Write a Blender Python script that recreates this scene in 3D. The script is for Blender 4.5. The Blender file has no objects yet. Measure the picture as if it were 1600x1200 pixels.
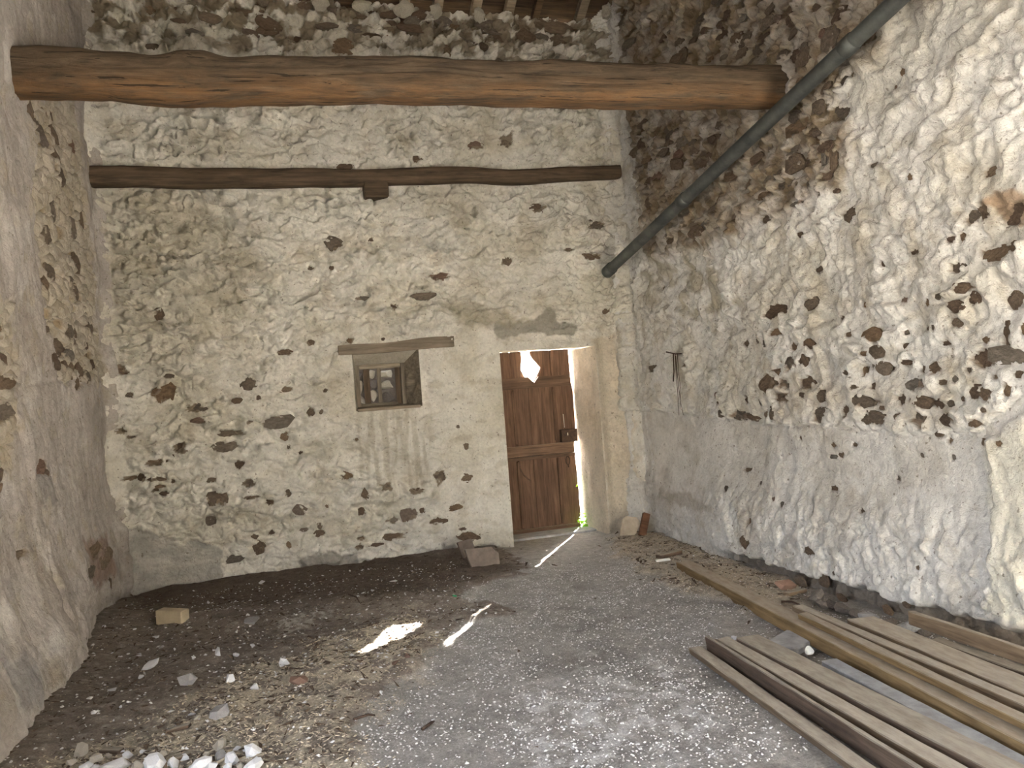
import bpy, math, random
import numpy as np
from mathutils import Vector, Matrix, noise as mnoise

random.seed(7); RS = np.random.RandomState(11)
SC = bpy.context.scene
COL = SC.collection

# ------------------------------------------------------------------ camera
F_PX, YAW, PITCH, ROLL, CAM_H = 1250.0, 17.0, 0.9, 4.3, 1.5
_y, _p, _r = (math.radians(a) for a in (YAW, PITCH, ROLL))
FWD = np.array([math.sin(_y)*math.cos(_p), math.cos(_y)*math.cos(_p), math.sin(_p)])
_rt = np.array([math.cos(_y), -math.sin(_y), 0.0]); _up = np.cross(_rt, FWD)
RGT = math.cos(_r)*_rt - math.sin(_r)*_up
UPV = math.sin(_r)*_rt + math.cos(_r)*_up
EYE = np.array([0, 0, CAM_H])
cd = bpy.data.cameras.new('camera'); cam = bpy.data.objects.new('camera', cd); COL.objects.link(cam)
cd.sensor_fit = 'HORIZONTAL'; cd.sensor_width = 36.0; cd.lens = 36.0*F_PX/1600.0
cd.clip_start = 0.05; cd.clip_end = 400
cam.matrix_world = Matrix(((RGT[0], UPV[0], -FWD[0], EYE[0]), (RGT[1], UPV[1], -FWD[1], EYE[1]),
                           (RGT[2], UPV[2], -FWD[2], EYE[2]), (0, 0, 0, 1)))
SC.camera = cam

# ------------------------------------------------------------------ sky, sun, exposure
SUN_TRAVEL = Vector((-2.12, -3.17, -1.83)).normalized()      # direction the sunlight goes (low, from behind the door)
SUN_EL = math.asin(-SUN_TRAVEL.z)
SUN_AZ = math.atan2(-SUN_TRAVEL.x, -SUN_TRAVEL.y)            # clockwise from +Y
W = bpy.data.worlds.new('sky'); SC.world = W; W.use_nodes = True
wn = W.node_tree.nodes; wl = W.node_tree.links; wn.clear()
wo = wn.new('ShaderNodeOutputWorld'); wb = wn.new('ShaderNodeBackground'); ws = wn.new('ShaderNodeTexSky')
ws.sky_type = 'NISHITA'; ws.sun_disc = False; ws.sun_elevation = SUN_EL; ws.sun_rotation = SUN_AZ
ws.altitude = 100; ws.air_density = 0.8; ws.dust_density = 8.0; ws.ozone_density = 1.0
wb.inputs['Strength'].default_value = 1.0
wh = wn.new('ShaderNodeHueSaturation'); wh.inputs['Saturation'].default_value = 0.35      # hazy, whitish sky
wl.new(ws.outputs[0], wh.inputs['Color']); wl.new(wh.outputs[0], wb.inputs[0]); wl.new(wb.outputs[0], wo.inputs[0])
sd = bpy.data.lights.new('sun', 'SUN'); sd.energy = 60.0; sd.angle = math.radians(0.6); sd.color = (1.0, 0.94, 0.86)
sun = bpy.data.objects.new('sun', sd); COL.objects.link(sun)
sun.rotation_euler = SUN_TRAVEL.to_track_quat('-Z', 'Y').to_euler(); sun.location = (8, 16, 9)
SC.view_settings.view_transform = 'Standard'; SC.view_settings.look = 'None'
SC.view_settings.gamma = 1.0; SC.view_settings.use_curve_mapping = False
SC.view_settings.exposure = 2.3

# ------------------------------------------------------------------ room numbers
YB, XL, XR = 7.70, -1.34, 3.68          # back wall, left wall, right wall planes
YREAR = -1.6
DX0, DX1, DZ1 = 2.25, 3.29, 1.965       # doorway
YD = 8.28                               # inner face of the door
WX0, WX1, WZ0, WZ1 = 0.79, 1.43, 1.475, 2.04
ZTOP = 5.345
ROOF_S = 0.62                           # roof rise per metre

def ray(x, y): return FWD + RGT*(x-800)/F_PX - UPV*(y-600)/F_PX
def hit(x, y, ax, v):
    d = ray(x, y); t = (v-EYE[ax])/d[ax]; return EYE + t*d
def on_back(x, y): return hit(x, y, 1, YB)
def on_right(x, y): return hit(x, y, 0, XR-0.02)
def on_left(x, y): return hit(x, y, 0, XL+0.02)
def on_floor(x, y, z=0.0): return hit(x, y, 2, z)
def depth_of(p): return float((np.asarray(p)-EYE) @ FWD)

# ------------------------------------------------------------------ noise on arrays
_perm = RS.permutation(4096); _ang = RS.rand(4096)*2*math.pi; _gx, _gy = np.cos(_ang), np.sin(_ang)
def gn(x, y, seed=0):
    x = np.asarray(x, float)+seed*17.31; y = np.asarray(y, float)+seed*9.77
    xi = np.floor(x).astype(int); yi = np.floor(y).astype(int); fx = x-xi; fy = y-yi
    def g(ix, iy, dx, dy):
        h = _perm[(_perm[ix & 4095]+iy) & 4095]; return _gx[h]*dx+_gy[h]*dy
    u = fx*fx*fx*(fx*(fx*6-15)+10); v = fy*fy*fy*(fy*(fy*6-15)+10)
    a = g(xi, yi, fx, fy); b = g(xi+1, yi, fx-1, fy); c = g(xi, yi+1, fx, fy-1); d = g(xi+1, yi+1, fx-1, fy-1)
    return ((a+(b-a)*u)*(1-v)+(c+(d-c)*u)*v)*1.5
def fbm(x, y, o=4, seed=0, k=.5):
    s = 0; a = 1.0; t = 0
    for i in range(o):
        s = s+a*gn(x*2**i, y*2**i, seed+i); t += a; a *= k
    return s/t*1.4
def billow(x, y, o=3, seed=0, k=.5, p=.75):
    s = 0; a = 1.0; t = 0
    for i in range(o):
        s = s+a*np.abs(gn(x*2**i, y*2**i, seed+i))**p; t += a; a *= k
    return s/t
def cells(x, y, seed=0):
    xi = np.floor(x).astype(int); yi = np.floor(y).astype(int); f1 = np.full(np.shape(x), 9.0); f2 = f1.copy()
    for dx in (-1, 0, 1):
        for dy in (-1, 0, 1):
            h = _perm[(_perm[(xi+dx+seed*31) & 4095]+yi+dy) & 4095]
            d = np.hypot(xi+dx+.5+.42*_gx[h]-x, yi+dy+.5+.42*_gy[h]-y)
            f2 = np.where(d < f1, f1, np.minimum(f2, d)); f1 = np.minimum(f1, d)
    return f1, f2
def scales(x, y, lx, ly, seed, drop=.16, groove=.0):
    """overlapping tongues of plaster: swell outwards going up, then fall back sharply"""
    s = y/ly+1.1*fbm(x/lx, y/(ly*2.2), 3, seed)+.25*gn(x/(lx*.3), y/(ly*.6), seed+4)
    f = s-np.floor(s); t = np.where(f < 1-drop, f/(1-drop), (1-f)/drop); row = np.floor(s)
    a = np.clip(.45+1.3*gn(x/(lx*.8)+row*7.3, row*3.7+0*x, seed+7), 0, 1.3)
    notch = np.exp(-((1-f)/.055)**2)+np.exp(-(f/.055)**2)
    return t*a-groove*notch*np.clip(a, 0, .8)
def sstep(a, b, x):
    t = np.clip((x-a)/(b-a), 0, 1); return t*t*(3-2*t)
def in_poly(U, V, poly):
    r = np.zeros(np.shape(U), bool); n = len(poly)
    for i in range(n):
        (x0, y0), (x1, y1) = poly[i], poly[(i+1) % n]
        if y0 == y1: continue
        c = ((y0 > V) != (y1 > V)) & (U < (x1-x0)*(V-y0)/(y1-y0)+x0)
        r ^= c
    return r
def seg_dist(U, V, pts):
    d = np.full(np.shape(U), 1e3)
    for (x0, y0), (x1, y1) in zip(pts[:-1], pts[1:]):
        dx, dy = x1-x0, y1-y0; L = dx*dx+dy*dy+1e-9
        t = np.clip(((U-x0)*dx+(V-y0)*dy)/L, 0, 1)
        d = np.minimum(d, np.hypot(U-x0-t*dx, V-y0-t*dy))
    return d
def soft_poly(U, V, poly, rag=.05, sc=.18, seed=3, blur=.0):
    """ragged mask of a polygon; blur in metres softens its edge"""
    u = U+rag*fbm(U/sc, V/sc, 3, seed)*1.6; v = V+rag*fbm(U/sc, V/sc, 3, seed+9)*1.6
    m = in_poly(u, v, poly).astype(float)
    if blur > 0:
        d = seg_dist(u, v, list(poly)+[poly[0]]); sg = np.where(m > .5, d, -d); m = sstep(-blur, blur, sg)
    return m

# ------------------------------------------------------------------ object helpers
def props(o, label=None, cat=None, group=None, kind=None):
    if label: o['label'] = label
    if cat: o['category'] = cat
    if group: o['group'] = group
    if kind: o['kind'] = kind
    return o
def link(name, me, parent=None, mat=None):
    o = bpy.data.objects.new(name, me); COL.objects.link(o)
    if mat is not None and me is not None and not me.materials: me.materials.append(mat)
    if parent is not None: o.parent = parent
    return o
def empty(name, loc=(0, 0, 0), parent=None):
    o = bpy.data.objects.new(name, None); COL.objects.link(o); o.location = loc; o.empty_display_size = .1
    if parent is not None: o.parent = parent
    return o
def np_mesh(name, V, Fq, smooth=True, tint=None, attrs=None):
    """V (n,3), Fq (m,k) all faces with k corners"""
    me = bpy.data.meshes.new(name); V = np.asarray(V, np.float32); Fq = np.asarray(Fq, np.int32); k = Fq.shape[1]
    me.vertices.add(len(V)); me.vertices.foreach_set('co', V.ravel())
    me.loops.add(Fq.size); me.loops.foreach_set('vertex_index', Fq.ravel())
    me.polygons.add(len(Fq)); me.polygons.foreach_set('loop_start', np.arange(0, Fq.size, k, dtype=np.int32))
    me.polygons.foreach_set('loop_total', np.full(len(Fq), k, np.int32))
    me.polygons.foreach_set('use_smooth', np.full(len(Fq), smooth, bool))
    if tint is not None:
        a = me.attributes.new('tint', 'FLOAT_COLOR', 'POINT')
        c = np.ones((len(V), 4), np.float32); c[:, :3] = tint; a.data.foreach_set('color', c.ravel())
    for n, d in (attrs or {}).items():
        a = me.attributes.new(n, 'FLOAT', 'POINT'); a.data.foreach_set('value', np.asarray(d, np.float32).ravel())
    me.update(); me.validate(); return me
def grid_faces(n, m, keep=None, flip=False):
    i = np.arange(n-1)[:, None]*m+np.arange(m-1)[None]
    q = np.stack([i, i+m, i+m+1, i+1], -1)
    if flip: q = q[..., ::-1]
    q = q.reshape(-1, 4)
    return q if keep is None else q[keep.ravel()]
def pymesh(name, verts, faces, smooth=False):
    me = bpy.data.meshes.new(name); me.from_pydata([tuple(v) for v in verts], [], faces); me.update()
    if smooth: me.polygons.foreach_set('use_smooth', [True]*len(me.polygons))
    return me
class MB:
    def __init__(s): s.v = []; s.f = []
    def add(s, vs, fs):
        b = len(s.v); s.v += [tuple(map(float, v)) for v in vs]; s.f += [tuple(i+b for i in f) for f in fs]; return s
    def box(s, x0, x1, y0, y1, z0, z1):
        return s.add([(x0, y0, z0), (x1, y0, z0), (x1, y1, z0), (x0, y1, z0), (x0, y0, z1), (x1, y0, z1), (x1, y1, z1), (x0, y1, z1)],
                     [(0, 3, 2, 1), (4, 5, 6, 7), (0, 1, 5, 4), (1, 2, 6, 5), (2, 3, 7, 6), (3, 0, 4, 7)])
    def prism(s, poly, y0, y1):
        """polygon in X,Z (counter-clockwise seen from -Y) between two Y values"""
        n = len(poly); vs = [(x, y0, z) for x, z in poly]+[(x, y1, z) for x, z in poly]
        fs = [tuple(range(n)), tuple(range(2*n-1, n-1, -1))]+[(i+n, (i+1) % n+n, (i+1) % n, i) for i in range(n)]
        return s.add(vs, fs)
    def tube(s, pts, r, seg=8, cap=True):
        pts = [Vector(p) for p in pts]; rr = r if isinstance(r, (list, tuple)) else [r]*len(pts)
        vs = []; fs = []; ref = Vector((0.3, 0.2, 1)).normalized()
        for i, p in enumerate(pts):
            t = (pts[min(i+1, len(pts)-1)]-pts[max(i-1, 0)]).normalized()
            a = t.cross(ref)
            if a.length < 1e-3: a = t.cross(Vector((1, 0, 0)))
            a.normalize(); b = t.cross(a)
            for k in range(seg):
                w = 2*math.pi*k/seg; vs.append(p+a*rr[i]*math.cos(w)+b*rr[i]*math.sin(w))
        for i in range(len(pts)-1):
            for k in range(seg):
                fs.append((i*seg+k, i*seg+(k+1) % seg, (i+1)*seg+(k+1) % seg, (i+1)*seg+k))
        if cap: fs += [tuple(range(seg-1, -1, -1)), tuple(range((len(pts)-1)*seg, len(pts)*seg))]
        return s.add(vs, fs)
    def mesh(s, name, smooth=False, bevel=0):
        me = pymesh(name, s.v, s.f, smooth)
        if bevel:
            import bmesh
            bm = bmesh.new(); bm.from_mesh(me)
            bmesh.ops.bevel(bm, geom=bm.edges[:], offset=bevel, segments=1, affect='EDGES', profile=.5)
            bm.to_mesh(me); bm.free()
        return me
    def build(s, name, mat, parent=None, smooth=False, bevel=0):
        return link(name, s.mesh(name, smooth, bevel), parent, mat)

# ------------------------------------------------------------------ materials
class NT:
    def __init__(s, name):
        s.m = bpy.data.materials.new(name); s.m.use_nodes = True; s.t = s.m.node_tree; s.n = s.t.nodes; s.n.clear()
        s.out = s.n.new('ShaderNodeOutputMaterial'); s.b = s.n.new('ShaderNodeBsdfPrincipled')
        s.t.links.new(s.b.outputs[0], s.out.inputs[0]); s.b.inputs['Specular IOR Level'].default_value = .25
    def l(s, a, b): s.t.links.new(a, b)
    def put(s, sock, v):
        if hasattr(v, 'links') or isinstance(v, bpy.types.NodeSocket): s.l(v, sock)
        elif isinstance(v, (tuple, list)) and len(v) == 3 and sock.type == 'RGBA': sock.default_value = (*v, 1)
        else: sock.default_value = v
    def coord(s, kind='Object', scale=(1, 1, 1)):
        c = s.n.new('ShaderNodeTexCoord'); m = s.n.new('ShaderNodeMapping'); s.l(c.outputs[kind], m.inputs[0])
        m.inputs['Scale'].default_value = scale; return m.outputs[0]
    def noise(s, vec, scale, detail=4, rough=.55, dist=0):
        n = s.n.new('ShaderNodeTexNoise'); s.l(vec, n.inputs['Vector']); n.inputs['Scale'].default_value = scale
        n.inputs['Detail'].default_value = detail; n.inputs['Roughness'].default_value = rough; n.inputs['Distortion'].default_value = dist
        return n.outputs['Fac']
    def ramp(s, fac, stops):
        r = s.n.new('ShaderNodeValToRGB'); s.l(fac, r.inputs[0]); e = r.color_ramp.elements
        while len(e) < len(stops): e.new(.5)
        for q, (p, c) in zip(e, stops):
            q.position = p; q.color = (c, c, c, 1) if isinstance(c, (int, float)) else (*c, 1)
        return r.outputs[0]
    def mix(s, fac, a, b, mode='MIX'):
        n = s.n.new('ShaderNodeMix'); n.data_type = 'RGBA'; n.blend_type = mode
        s.put(n.inputs[0], fac); s.put(n.inputs[6], a); s.put(n.inputs[7], b); return n.outputs[2]
    def attr(s, name, out='Color'):
        a = s.n.new('ShaderNodeAttribute'); a.attribute_name = name; return a.outputs[out]
    def rnd(s):
        return s.n.new('ShaderNodeObjectInfo').outputs['Random']
    def bump(s, h, strength=.4, dist=.01, prev=None):
        b = s.n.new('ShaderNodeBump'); b.inputs['Strength'].default_value = strength; b.inputs['Distance'].default_value = dist
        s.l(h, b.inputs['Height'])
        if prev is not None: s.l(prev, b.inputs['Normal'])
        return b.outputs[0]
    def fin(s, col, rough=.9, normal=None, metal=0):
        s.put(s.b.inputs['Base Color'], col); s.put(s.b.inputs['Roughness'], rough); s.b.inputs['Metallic'].default_value = metal
        if normal is not None: s.l(normal, s.b.inputs['Normal'])
        return s.m
M = {}
def mk_plaster(name):
    t = NT(name); v = t.coord('Object'); tint = t.attr('tint')
    c = t.mix(1, tint, t.ramp(t.noise(v, 6, 8, .72), [(.28, .82), (.55, 1.0), (.72, 1.08)]), 'MULTIPLY')
    c = t.mix(1, c, t.ramp(t.noise(v, 38, 6, .75), [(.28, .80), (.6, 1.03), (.75, 1.08)]), 'MULTIPLY')
    dirt = t.ramp(t.noise(v, 2.6, 9, .74), [(.52, 0), (.66, 1)])
    c = t.mix(t.mix(1, dirt, (.5, .5, .5), 'MULTIPLY'), c, t.mix(1, c, (.66, .60, .50), 'MULTIPLY'))
    spk = t.ramp(t.noise(v, 30, 3, .6), [(.655, 0), (.69, 1)])
    c = t.mix(t.mix(1, spk, (.65, .65, .65), 'MULTIPLY'), c, (.17, .135, .10))
    fl = t.ramp(t.noise(t.coord('Object', (1, 1, .45)), 75, 3, .6), [(.66, 0), (.70, 1)])
    c = t.mix(t.mix(1, fl, (.55, .55, .55), 'MULTIPLY'), c, (.20, .16, .12))
    n0 = t.bump(t.noise(v, 14, 6, .68, .8), .6, .03)
    n1 = t.bump(t.noise(v, 45, 5, .65), .6, .012, n0); n2 = t.bump(t.noise(v, 160, 3, .6), .35, .004, n1)
    return t.fin(c, .93, n2)
M['plaster'] = mk_plaster('limewashed_plaster')
def mk_floor():
    t = NT('barn_floor'); v = t.coord('Object'); tint = t.attr('tint')
    c = t.mix(1, tint, t.ramp(t.noise(v, 14, 6, .7), [(.28, .66), (.72, 1.22)]), 'MULTIPLY')
    c = t.mix(1, c, t.ramp(t.noise(v, 85, 5, .8), [(.3, .58), (.7, 1.30)]), 'MULTIPLY')
    n1 = t.bump(t.noise(v, 55, 6, .75), .9, .018); n2 = t.bump(t.noise(v, 230, 3, .6), .7, .005, n1)
    return t.fin(c, .92, n2)
M['floor'] = mk_floor()
def mk_stone():
    t = NT('exposed_stone'); v = t.coord('Object'); r = t.rnd()
    c = t.ramp(r, [(0, (.13, .092, .066)), (.3, (.17, .122, .085)), (.55, (.155, .128, .102)), (.75, (.22, .15, .095)), (.9, (.19, .17, .145)), (1, (.20, .125, .092))])
    c = t.mix(1, c, t.ramp(t.noise(v, 3, 5, .65), [(.3, .62), (.7, 1.35)]), 'MULTIPLY')
    return t.fin(c, .85, t.bump(t.noise(v, 4, 5, .7), .6, .05))
M['stone'] = mk_stone()
def mk_wood(name, dark, light, dust=None, grain=1.0, dustamt=.75, rough=.8, var=.35, patch=None):
    """grain runs along local X"""
    t = NT(name); v = t.coord('Object', (1.3, 22*grain, 22*grain)); v2 = t.coord('Object', (3, 9, 9))
    g = t.noise(v, 1.6, 6, .65, .6)
    c = t.mix(t.ramp(g, [(.32, 0), (.68, 1)]), dark, light)
    c = t.mix(1, c, t.ramp(t.noise(v2, 1.2, 4, .6), [(.3, .72), (.7, 1.2)]), 'MULTIPLY')
    c = t.mix(1, c, t.ramp(t.rnd(), [(0, 1-var), (1, 1+var*.5)]), 'MULTIPLY')
    if patch:
        c = t.mix(t.ramp(t.noise(t.coord('Object', (2, 5, 5)), 1.1, 5, .65), [(.46, 0), (.6, 1)]), c, patch)
    if dust:
        gm = t.n.new('ShaderNodeNewGeometry'); sx = t.n.new('ShaderNodeSeparateXYZ'); t.l(gm.outputs['True Normal'], sx.inputs[0])
        up = t.ramp(sx.outputs[2], [(.55, 0), (.95, 1)])
        dn = t.ramp(t.noise(t.coord('Object', (4, 14, 14)), 1.5, 6, .7), [(.25, .35), (.6, 1)])
        k = t.mix(1, t.mix(1, up, dn, 'MULTIPLY'), (dustamt,)*3, 'MULTIPLY')
        c = t.mix(k, c, dust)
    n1 = t.bump(g, .5, .006); n2 = t.bump(t.noise(t.coord('Object'), 70, 4, .6), .3, .003, n1)
    return t.fin(c, rough, n2)
def mk_beam():
    t = NT('old_beam_wood'); v = t.coord('Object', (1.1, 16, 16)); v2 = t.coord('Object', (2.2, 7, 7))
    g = t.noise(v, 1.6, 8, .72, .9)
    c = t.mix(t.ramp(g, [(.30, 0), (.70, 1)]), (.050, .036, .024), (.175, .128, .084))
    c = t.mix(1, c, t.ramp(t.noise(v2, 1.3, 6, .7), [(.28, .55), (.72, 1.25)]), 'MULTIPLY')
    oc = t.n.new('ShaderNodeTexCoord'); sx = t.n.new('ShaderNodeSeparateXYZ'); t.l(oc.outputs['Object'], sx.inputs[0])
    mr = t.n.new('ShaderNodeMapRange'); t.l(sx.outputs[2], mr.inputs[0]); mr.inputs[1].default_value = .02; mr.inputs[2].default_value = -.12
    lo = t.ramp(mr.outputs[0], [(0, 0), (1, 1)])  # orange stripped underside, with warm floor-bounce light painted in
    pn = t.ramp(t.noise(t.coord('Object', (1.6, 8, 8)), 1.6, 7, .7), [(.38, 0), (.58, 1)])
    c = t.mix(t.mix(1, lo, pn, 'MULTIPLY'), c, t.mix(t.ramp(g, [(.3, 0), (.7, 1)]), (.12, .066, .030), (.27, .155, .075)))
    ck = t.ramp(t.noise(t.coord('Object', (.8, 30, 30)), 1.4, 4, .6, .5), [(.355, 1), (.385, 0)])
    c = t.mix(t.mix(1, ck, (.85,)*3, 'MULTIPLY'), c, (.022, .016, .011))
    return t.fin(c, .85, t.bump(t.noise(t.coord('Object'), 60, 5, .65), .4, .004, t.bump(g, .8, .014)))
M['beam'] = mk_beam()
M['ledger'] = mk_wood('dark_ledger_wood', (.055, .038, .025), (.19, .135, .088), None, .9)
M['rafter'] = mk_wood('rafter_wood', (.24, .19, .13), (.46, .38, .28), None, 1)
M['roofboard'] = mk_wood('roof_board_wood', (.040, .027, .017), (.14, .090, .052), None, 1, var=.5)
M['door'] = mk_wood('door_wood', (.095, .052, .033), (.225, .135, .086), None, 1.2, var=.3, rough=.65)
M['doorrail'] = mk_wood('door_rail_wood', (.10, .062, .040), (.235, .15, .10), (.46, .38, .29), 1.2, .8, rough=.7)
M['lumber'] = mk_wood('yellowed_timber', (.13, .083, .038), (.265, .182, .090), (.45, .40, .335), 1, .85)
M['plank'] = mk_wood('weathered_plank', (.105, .073, .046), (.235, .172, .115), (.50, .455, .385), 1, .85)
M['darkplank'] = mk_wood('dark_plank', (.055, .038, .029), (.135, .096, .069), (.44, .40, .335), 1, .85)
M['greywood'] = mk_wood('grey_window_wood', (.16, .135, .10), (.36, .31, .24), None, 1)
M['lintel'] = mk_wood('lintel_wood', (.17, .135, .10), (.37, .31, .24), None, 1)
M['redwood'] = mk_wood('red_brown_wood', (.10, .045, .026), (.21, .11, .065), None, 1)
def simple(name, c0, c1, scale=6, rough=.9, bump=.5, bd=.02, var=.15, metal=0, spec=.25):
    t = NT(name); v = t.coord('Object')
    c = t.mix(t.ramp(t.noise(v, scale, 6, .65), [(.3, 0), (.7, 1)]), c0, c1)
    c = t.mix(1, c, t.ramp(t.rnd(), [(0, 1-var), (1, 1+var)]), 'MULTIPLY')
    t.b.inputs['Specular IOR Level'].default_value = spec
    return t.fin(c, rough, t.bump(t.noise(v, scale*4, 5, .65), bump, bd), metal)
M['white_chunk'] = simple('white_plaster_lump', (.60, .60, .62), (.86, .87, .90), 20, .9, .5, .006, .1)
M['grey_chunk'] = simple('grey_mortar_lump', (.27, .26, .26), (.46, .45, .45), 20, .9, .6, .006)
M['beige_chunk'] = simple('beige_plaster_lump', (.42, .38, .31), (.66, .61, .53), 18, .9, .6, .006)
M['red_chunk'] = simple('terracotta', (.155, .095, .075), (.26, .17, .13), 18, .85, .4, .004)
M['block'] = simple('cream_brick', (.43, .36, .25), (.57, .485, .345), 14, .9, .3, .004, .02)
M['tile'] = simple('dusty_tile', (.17, .135, .115), (.31, .26, .22), 12, .85, .4, .004)
M['slabstone'] = simple('dull_beige_stone', (.34, .29, .225), (.52, .455, .37), 10, .9, .6, .008)
M['concrete'] = simple('grey_concrete', (.24, .24, .245), (.46, .47, .49), 9, .92, .6, .01)
M['zinc'] = simple('dull_zinc', (.065, .073, .072), (.155, .165, .158), 7, .5, .25, .004, .05, .55)
M['iron'] = simple('rusty_iron', (.035, .026, .022), (.10, .06, .04), 30, .7, .4, .002)
M['mortar'] = simple('lime_mortar', (.48, .445, .37), (.72, .685, .59), 9, .95, .6, .02)
M['white'] = simple('white_plastic', (.78, .78, .76), (.9, .9, .88), 20, .5, .1, .002, .02)
M['green_scrap'] = simple('green_plastic', (.02, .30, .12), (.05, .45, .2), 20, .4, .1, .002)
M['chips'] = simple('white_stone_chips', (.58, .58, .59), (.88, .88, .88), 30, .9, .3, .003, 0)
M['straw'] = simple('straw_chaff', (.45, .38, .27), (.74, .66, .52), 40, .9, .2, .003, 0)
M['litter'] = simple('dark_leaf_litter', (.045, .032, .024), (.16, .115, .08), 25, .9, .3, .003, 0)
M['rubble'] = simple('dark_rubble', (.12, .105, .095), (.27, .24, .215), 10, .9, .6, .02, .3)
M['ground'] = simple('outside_ground', (.29, .275, .25), (.40, .385, .355), 2, .95, .3, .02, 0)
t = NT('green_leaf'); v = t.coord('Object')
lc = t.mix(t.rnd(), (.09, .26, .02), (.26, .46, .05)); t.fin(lc, .5)
tr = t.n.new('ShaderNodeBsdfTranslucent'); tr.inputs[0].default_value = (.38, .70, .08, 1)
ms = t.n.new('ShaderNodeMixShader'); ms.inputs[0].default_value = .5
t.l(t.b.outputs[0], ms.inputs[1]); t.l(tr.outputs[0], ms.inputs[2]); t.l(ms.outputs[0], t.out.inputs[0]); M['leaf'] = t.m

# ------------------------------------------------------------------ exposed stones, read off the walls: (x, y, w, h) in crops of the photo
def from_crop(ox, oy, s, items):
    return [(ox+x/s, oy+y/s, w/s, h/s) for x, y, w, h in items]
ST_BACK = from_crop(0, 400, 2.5, [(470,445,70,35),(655,470,40,20),(635,535,85,60),(500,542,25,25),(975,500,55,45),(1120,520,45,20),(1010,553,18,14),(925,565,38,18),(760,593,75,28),(780,640,60,22),(470,685,40,28),(518,708,40,14),(905,690,100,28),(1085,648,105,40),(975,650,25,12),(1110,703,30,30),(880,745,85,40),(700,755,60,45),(600,808,85,22),(935,815,35,35),(500,870,60,24),(555,867,25,28),(610,870,60,15),(680,880,20,14),(970,890,45,28),(825,878,35,20),(850,945,70,50),(975,945,60,14),(1055,962,40,22),(1125,925,20,22),(1170,992,45,35),(1278,978,16,14),(1412,1000,25,28),(825,1032,35,32),(1250,1058,20,24),(1250,1088,38,24),(1060,1084,28,20),(1190,1070,35,14),(1015,1140,40,45),(995,1098,22,16),(1130,1133,12,30),(915,1185,60,26),(1105,377,60,22),(1210,340,30,22),(1370,330,30,22),(620,225,35,40),(1212,47,28,18),(1295,48,15,14),(1405,1140,30,26),(1470,1132,50,10),(1410,1103,30,18),(1355,862,45,30),(1215,610,25,30),(1255,608,12,16),(1395,718,14,14),(1128,747,12,14),(1175,768,14,14),(645,925,30,12),(630,898,40,10),(605,912,22,10)])
ST_BACK += from_crop(480, 400, 2.5, [(310,905,55,30),(225,935,25,40),(395,1010,55,45),(450,995,18,18),(425,918,60,20),(510,1035,60,22),(335,1035,45,20),(580,985,45,20),(350,1095,85,22),(640,1098,80,40),(615,1070,28,14),(630,868,38,30),(520,860,40,60),(628,745,20,22),(595,668,14,10),(15,612,26,24),(70,525,20,14),(455,158,75,24),(515,78,75,26),(340,198,22,26),(780,20,30,30),(215,168,45,16),(295,325,12,12),(270,1190,80,20),(460,1180,60,26),(1165,215,24,16)])
ST_BACK += from_crop(480, 0, 2.5, [(110,950,60,45),(250,935,20,14),(890,820,45,35),(1125,880,60,30),(1105,1003,60,24),(1020,975,40,18),(145,655,60,30),(655,572,65,28),(775,550,40,45),(430,622,35,22)])
ST_TOP = from_crop(380, 0, 2.58, [(85,22,40,30),(355,40,50,45),(405,42,50,40),(460,65,90,35),(565,60,90,30),(590,125,55,25),(650,72,45,40),(710,68,50,30),(680,105,60,40),(690,135,110,26),(745,103,70,30),(800,95,55,30),(850,105,50,40),(930,108,80,40),(795,140,90,40),(890,160,65,40),(1000,110,110,50),(1115,105,80,50),(1240,110,130,40),(1350,115,80,40),(1020,155,80,40),(1125,160,60,40),(1280,160,80,45),(1200,155,50,30),(400,190,75,55),(330,120,70,20),(520,140,80,22),(450,105,70,30),(100,110,90,40),(30,140,60,26),(250,40,50,25),(960,190,40,25),(820,215,25,35),(1030,245,30,20),(640,100,40,26),(600,90,40,26)])
ST_TOP += from_crop(0, 0, 2.5, [(330,45,60,16),(580,25,40,40),(680,18,30,16),(820,85,80,30),(760,145,60,20),(1030,25,60,40),(1040,130,70,30),(600,195,50,22),(950,45,90,24),(1150,150,60,20),(700,95,50,16)])
ST_BROWN = from_crop(960, 0, 2.5, [(430,95,45,50),(265,230,50,55),(535,245,45,24),(500,215,40,35),(590,60,40,40),(605,30,40,30),(830,150,65,80),(750,225,50,60),(860,30,70,80),(690,70,60,60),(330,120,40,50),(400,150,40,20),(260,165,30,28),(515,155,40,35),(155,245,40,30),(200,520,30,50),(330,620,80,70),(260,640,40,40),(190,600,40,30),(205,560,40,30),(140,790,30,50),(810,425,40,50),(860,450,80,60),(720,500,100,60),(720,640,60,60),(690,760,45,40),(615,700,35,30),(665,718,70,35),(755,720,35,30),(600,580,20,40),(825,610,20,50),(860,610,25,90),(795,550,40,30),(700,585,50,30),(920,270,25,50),(830,690,50,40),(805,765,30,28),(585,765,40,25),(515,720,30,40),(545,620,50,30),(780,640,60,30),(120,480,30,20),(165,690,40,30),(390,545,40,40),(420,480,40,30),(490,510,40,30),(100,560,30,40)])
ST_RIGHT = from_crop(960, 0, 2.5, [(910,835,60,45),(725,798,45,18),(780,820,20,12),(875,745,20,14),(715,915,16,24),(1160,985,40,20),(1040,1030,10,24),(1325,1045,45,35),(1470,995,100,55),(1555,970,50,45),(1350,1122,55,35),(1305,935,35,20),(1350,925,20,40),(1430,820,40,70),(1550,830,90,80),(1390,855,40,50),(1460,670,60,40),(1000,645,30,12),(1165,690,12,14),(1110,280,20,24),(1070,340,14,20)])
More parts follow.
